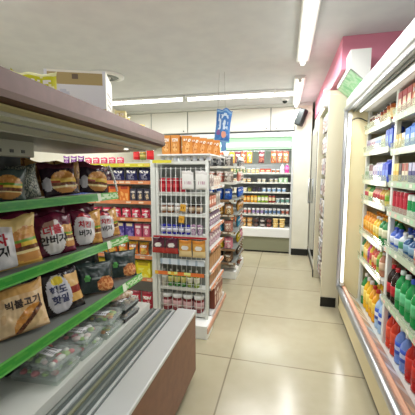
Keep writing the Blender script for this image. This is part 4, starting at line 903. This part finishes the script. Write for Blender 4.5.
fill((-.60, 2.70), (-.60, 3.12), .1155, ra, [(carton('tall_box', 'box', .09, .09, .20, '8a4a38', 'd8b8a0', 'e8d8c8', 1), 2, 'brown white tall box'), (carton('tall_box', 'box', .085, .09, .19, 'c8a080', '8a4a38', 'e8d8c8', 2), 2, 'tan tall box')], 'on base of aisle gondola', AG)

# ---------------------------------------------------------------- gondola B further down the aisle
gb = thing('gondola_shelf', 'far gondola loaded with loose snack bags before the back cooler', 'shelving unit', (0, 0, 0))
B0, B1 = 3.88, 4.62
obj('back_panel', B(-1.0, -.97, B0+.28, B1, 0, 1.62), 'offw', gb)
obj('back_panel', B(-1.3, -.72, B0+.25, B0+.28, 0, 1.62), 'offw', gb)
obj('base', B(-1.25, -.60, B0, B1, 0, .10, bev=.004), 'white', gb)
BBZ = [1.47, 1.27, 1.05, .86, .64, .42, .24]
for i, z in enumerate(BBZ):
    shelf(gb, (-1.25, B0-.08), (-.60, B0-.08), z, .32, (0, -1), m='offw' if i < 2 else 'grey', strip='e4e2d8' if i < 2 else '9a7a5c', sh=.028, seed=160+i, n=8)
    shelf(gb, (-.60, B0+.25), (-.60, B1), z, .36, (1, 0), m='offw' if i < 2 else 'grey', strip='e4e2d8' if i < 2 else '9a7a5c', sh=.028, seed=170+i, n=8)
BG = 'goods on the far gondola'
b_ = lambda i: f'on {SH[i]} front shelf of far gondola'
c_ = lambda i: f'on {SH[i]} aisle shelf of far gondola'
u0, u1 = (-1.2, B0-.08), (-.585, B0-.08); w0, w1 = (-.60, B0+.30), (-.60, B1)
bp = lambda nm, cat, w, h, c1, c2, c3, sd, d=.05: pk(nm, cat, w, h, d, c1, c2, c3, sd)
RW = [
 [('4a4a4c', '8a8a8c', 'b8b8b4', 'charcoal snack bag'), ('6a6460', 'b0a8a0', 'd0ccc4', 'grey brown snack bag')],
 [('c87a6a', 'e8c8b8', 'e0d8d0', 'salmon snack bag'), ('8a7a70', 'c8c0b4', 'd8d0c4', 'taupe snack bag')],
 [('1f4fa8', '3a70c8', '16408c', 'blue snack bag'), ('2a5ab8', '4a80d0', '1f48a0', 'bright blue snack bag')],
 [('c8964a', 'efe0b8', '8a5a34', 'tan striped snack bag'), ('b8864a', 'e8d8b0', '7a5030', 'caramel snack bag')],
 [('3a86a8', '9ac8d8', '2a6a8a', 'teal snack bag'), ('c88a7a', 'ecd8c8', 'a86a5a', 'dusty pink snack bag')],
 [('c8a82a', 'ece080', '8a8a2a', 'yellow snack bag'), ('d88a9a', 'f0d0d4', 'b86a7a', 'rose snack bag')],
 [('4a3a30', '8a7a6a', '3a2c26', 'dark brown snack bag'), ('7a5a40', 'c8a880', '5a4030', 'brown snack bag')]]
for i, (A1, A2) in enumerate(RW):
    h = .135 if i < 6 else .115; z = BBZ[i]
    k1 = bp('snack_bag', 'snack', .10, h, A1[0], A1[1], A1[2], 80+i, .04); k2 = bp('snack_bag', 'snack', .10, h, A2[0], A2[1], A2[2], 90+i, .042)
    if i == 6: k1 = bp('snack_bag', 'snack', .10, .12, *A1[:3], 80+i); k2 = bp('snack_bag', 'snack', .10, .12, *A2[:3], 90+i)
    k1 = bp('snack_bag', 'snack', .085, h*1.02, A1[0], A1[1], A1[2], 80+i, .048)
    fill(u0, u1, z, 0, [(k1, 1, A1[3]), (k2, 1, A2[3]), (k1, 2, A1[3]), (k2 if i != 2 else k1, 3, A2[3] if i != 2 else A1[3])], b_(i), BG, rot=.06, back=.008, gap=.022, tilt=.04, rows=3)
    fill(w0, w1, z, ra, [(k1, 2, A1[3]), (k2, 2, A2[3]), (k1, 1, A1[3]), (k2, 2, A2[3])], c_(i), BG, rot=.06, back=.008, gap=.022, tilt=.04)
def flatbag(x, y, z, rz, c1, c2, c3, lb, w=.22, h=.16):
    s = pouch('snack_bag', 'snack', w, h, .05, ppk(c1, c2, c3), 12, 12, seed=int(x*-50), back=c1)
    o = bpy.data.objects.new('snack_bag', s.parts[0][1]); COL.objects.link(o); o.location = (x, y, z+.03); o.rotation_euler = (R(-90), 0, R(rz))
    o.rotation_euler = Matrix.Rotation(R(rz), 4, 'Z').to_euler(); o.rotation_euler.x = R(-84); tag(o, lb, 'snack', 'bags lying on the far gondola base')
flatbag(-.70, 3.95, .10, 10, 'e8e2da', 'c8b8a8', 'f0ece8', 'white bag lying at near corner of far gondola base')
flatbag(-.70, 4.17, .10, -6, '7a4a34', 'b8906a', '5a3424', 'brown bag lying on the middle of far gondola base')
flatbag(-.70, 4.40, .10, 6, 'e0dcd8', 'a8b0b8', 'c8c8cc', 'pale bag lying at the far end of far gondola base')

# ---------------------------------------------------------------- hanging inflatable bag sign
hb = thing('hanging_sign', 'blue snack-bag shaped sign hanging from the ceiling by cords', 'sign', (-.72, 3.5, 1.735), R(-4))
def pb(u, v):
    if oval(u, v, .62, .24, .17, .1): return 'e8a890'
    if oval(u, v, .25, .3, .13, .09): return '8a5aa0'
    if v > .93 or v < .05: return '8fb8e0'
    if .2 < u < .85 and .4 < v < .85:
        return 'cfe2f4' if blot(u, v, 12, 7) > -.02 else '3f78c0'
    return '4f8bd0' if blot(u, v, 2, 4) > 0 else '4078c2'
sm = pouch('inflated_bag', 'sign', .185, .36, .05, pb, 26, 36, seed=33, back='3a74be').parts[0][1]
o = bpy.data.objects.new('inflated_bag', sm); COL.objects.link(o); o.parent = hb; o.rotation_euler = (0, R(5), 0)
for x in (-.045, .04): obj('cord', MB().tube([(x, 0, .35), (x*.7, 0, .785)], .0016, 5), 'stringm', hb)
lw = obj('hanging_tail', MB().grid(4, 6, lambda u, v: (-.005+.06*u, -.004*math.sin(v*3), -.10+.12*v), lambda u, v: '6a9ad0').grid(4, 6, lambda u, v: (-.005+.06*u, .003-.004*math.sin(v*3), -.10+.12*v), lambda u, v: '6a9ad0'), 'gloss', hb)
finalize()
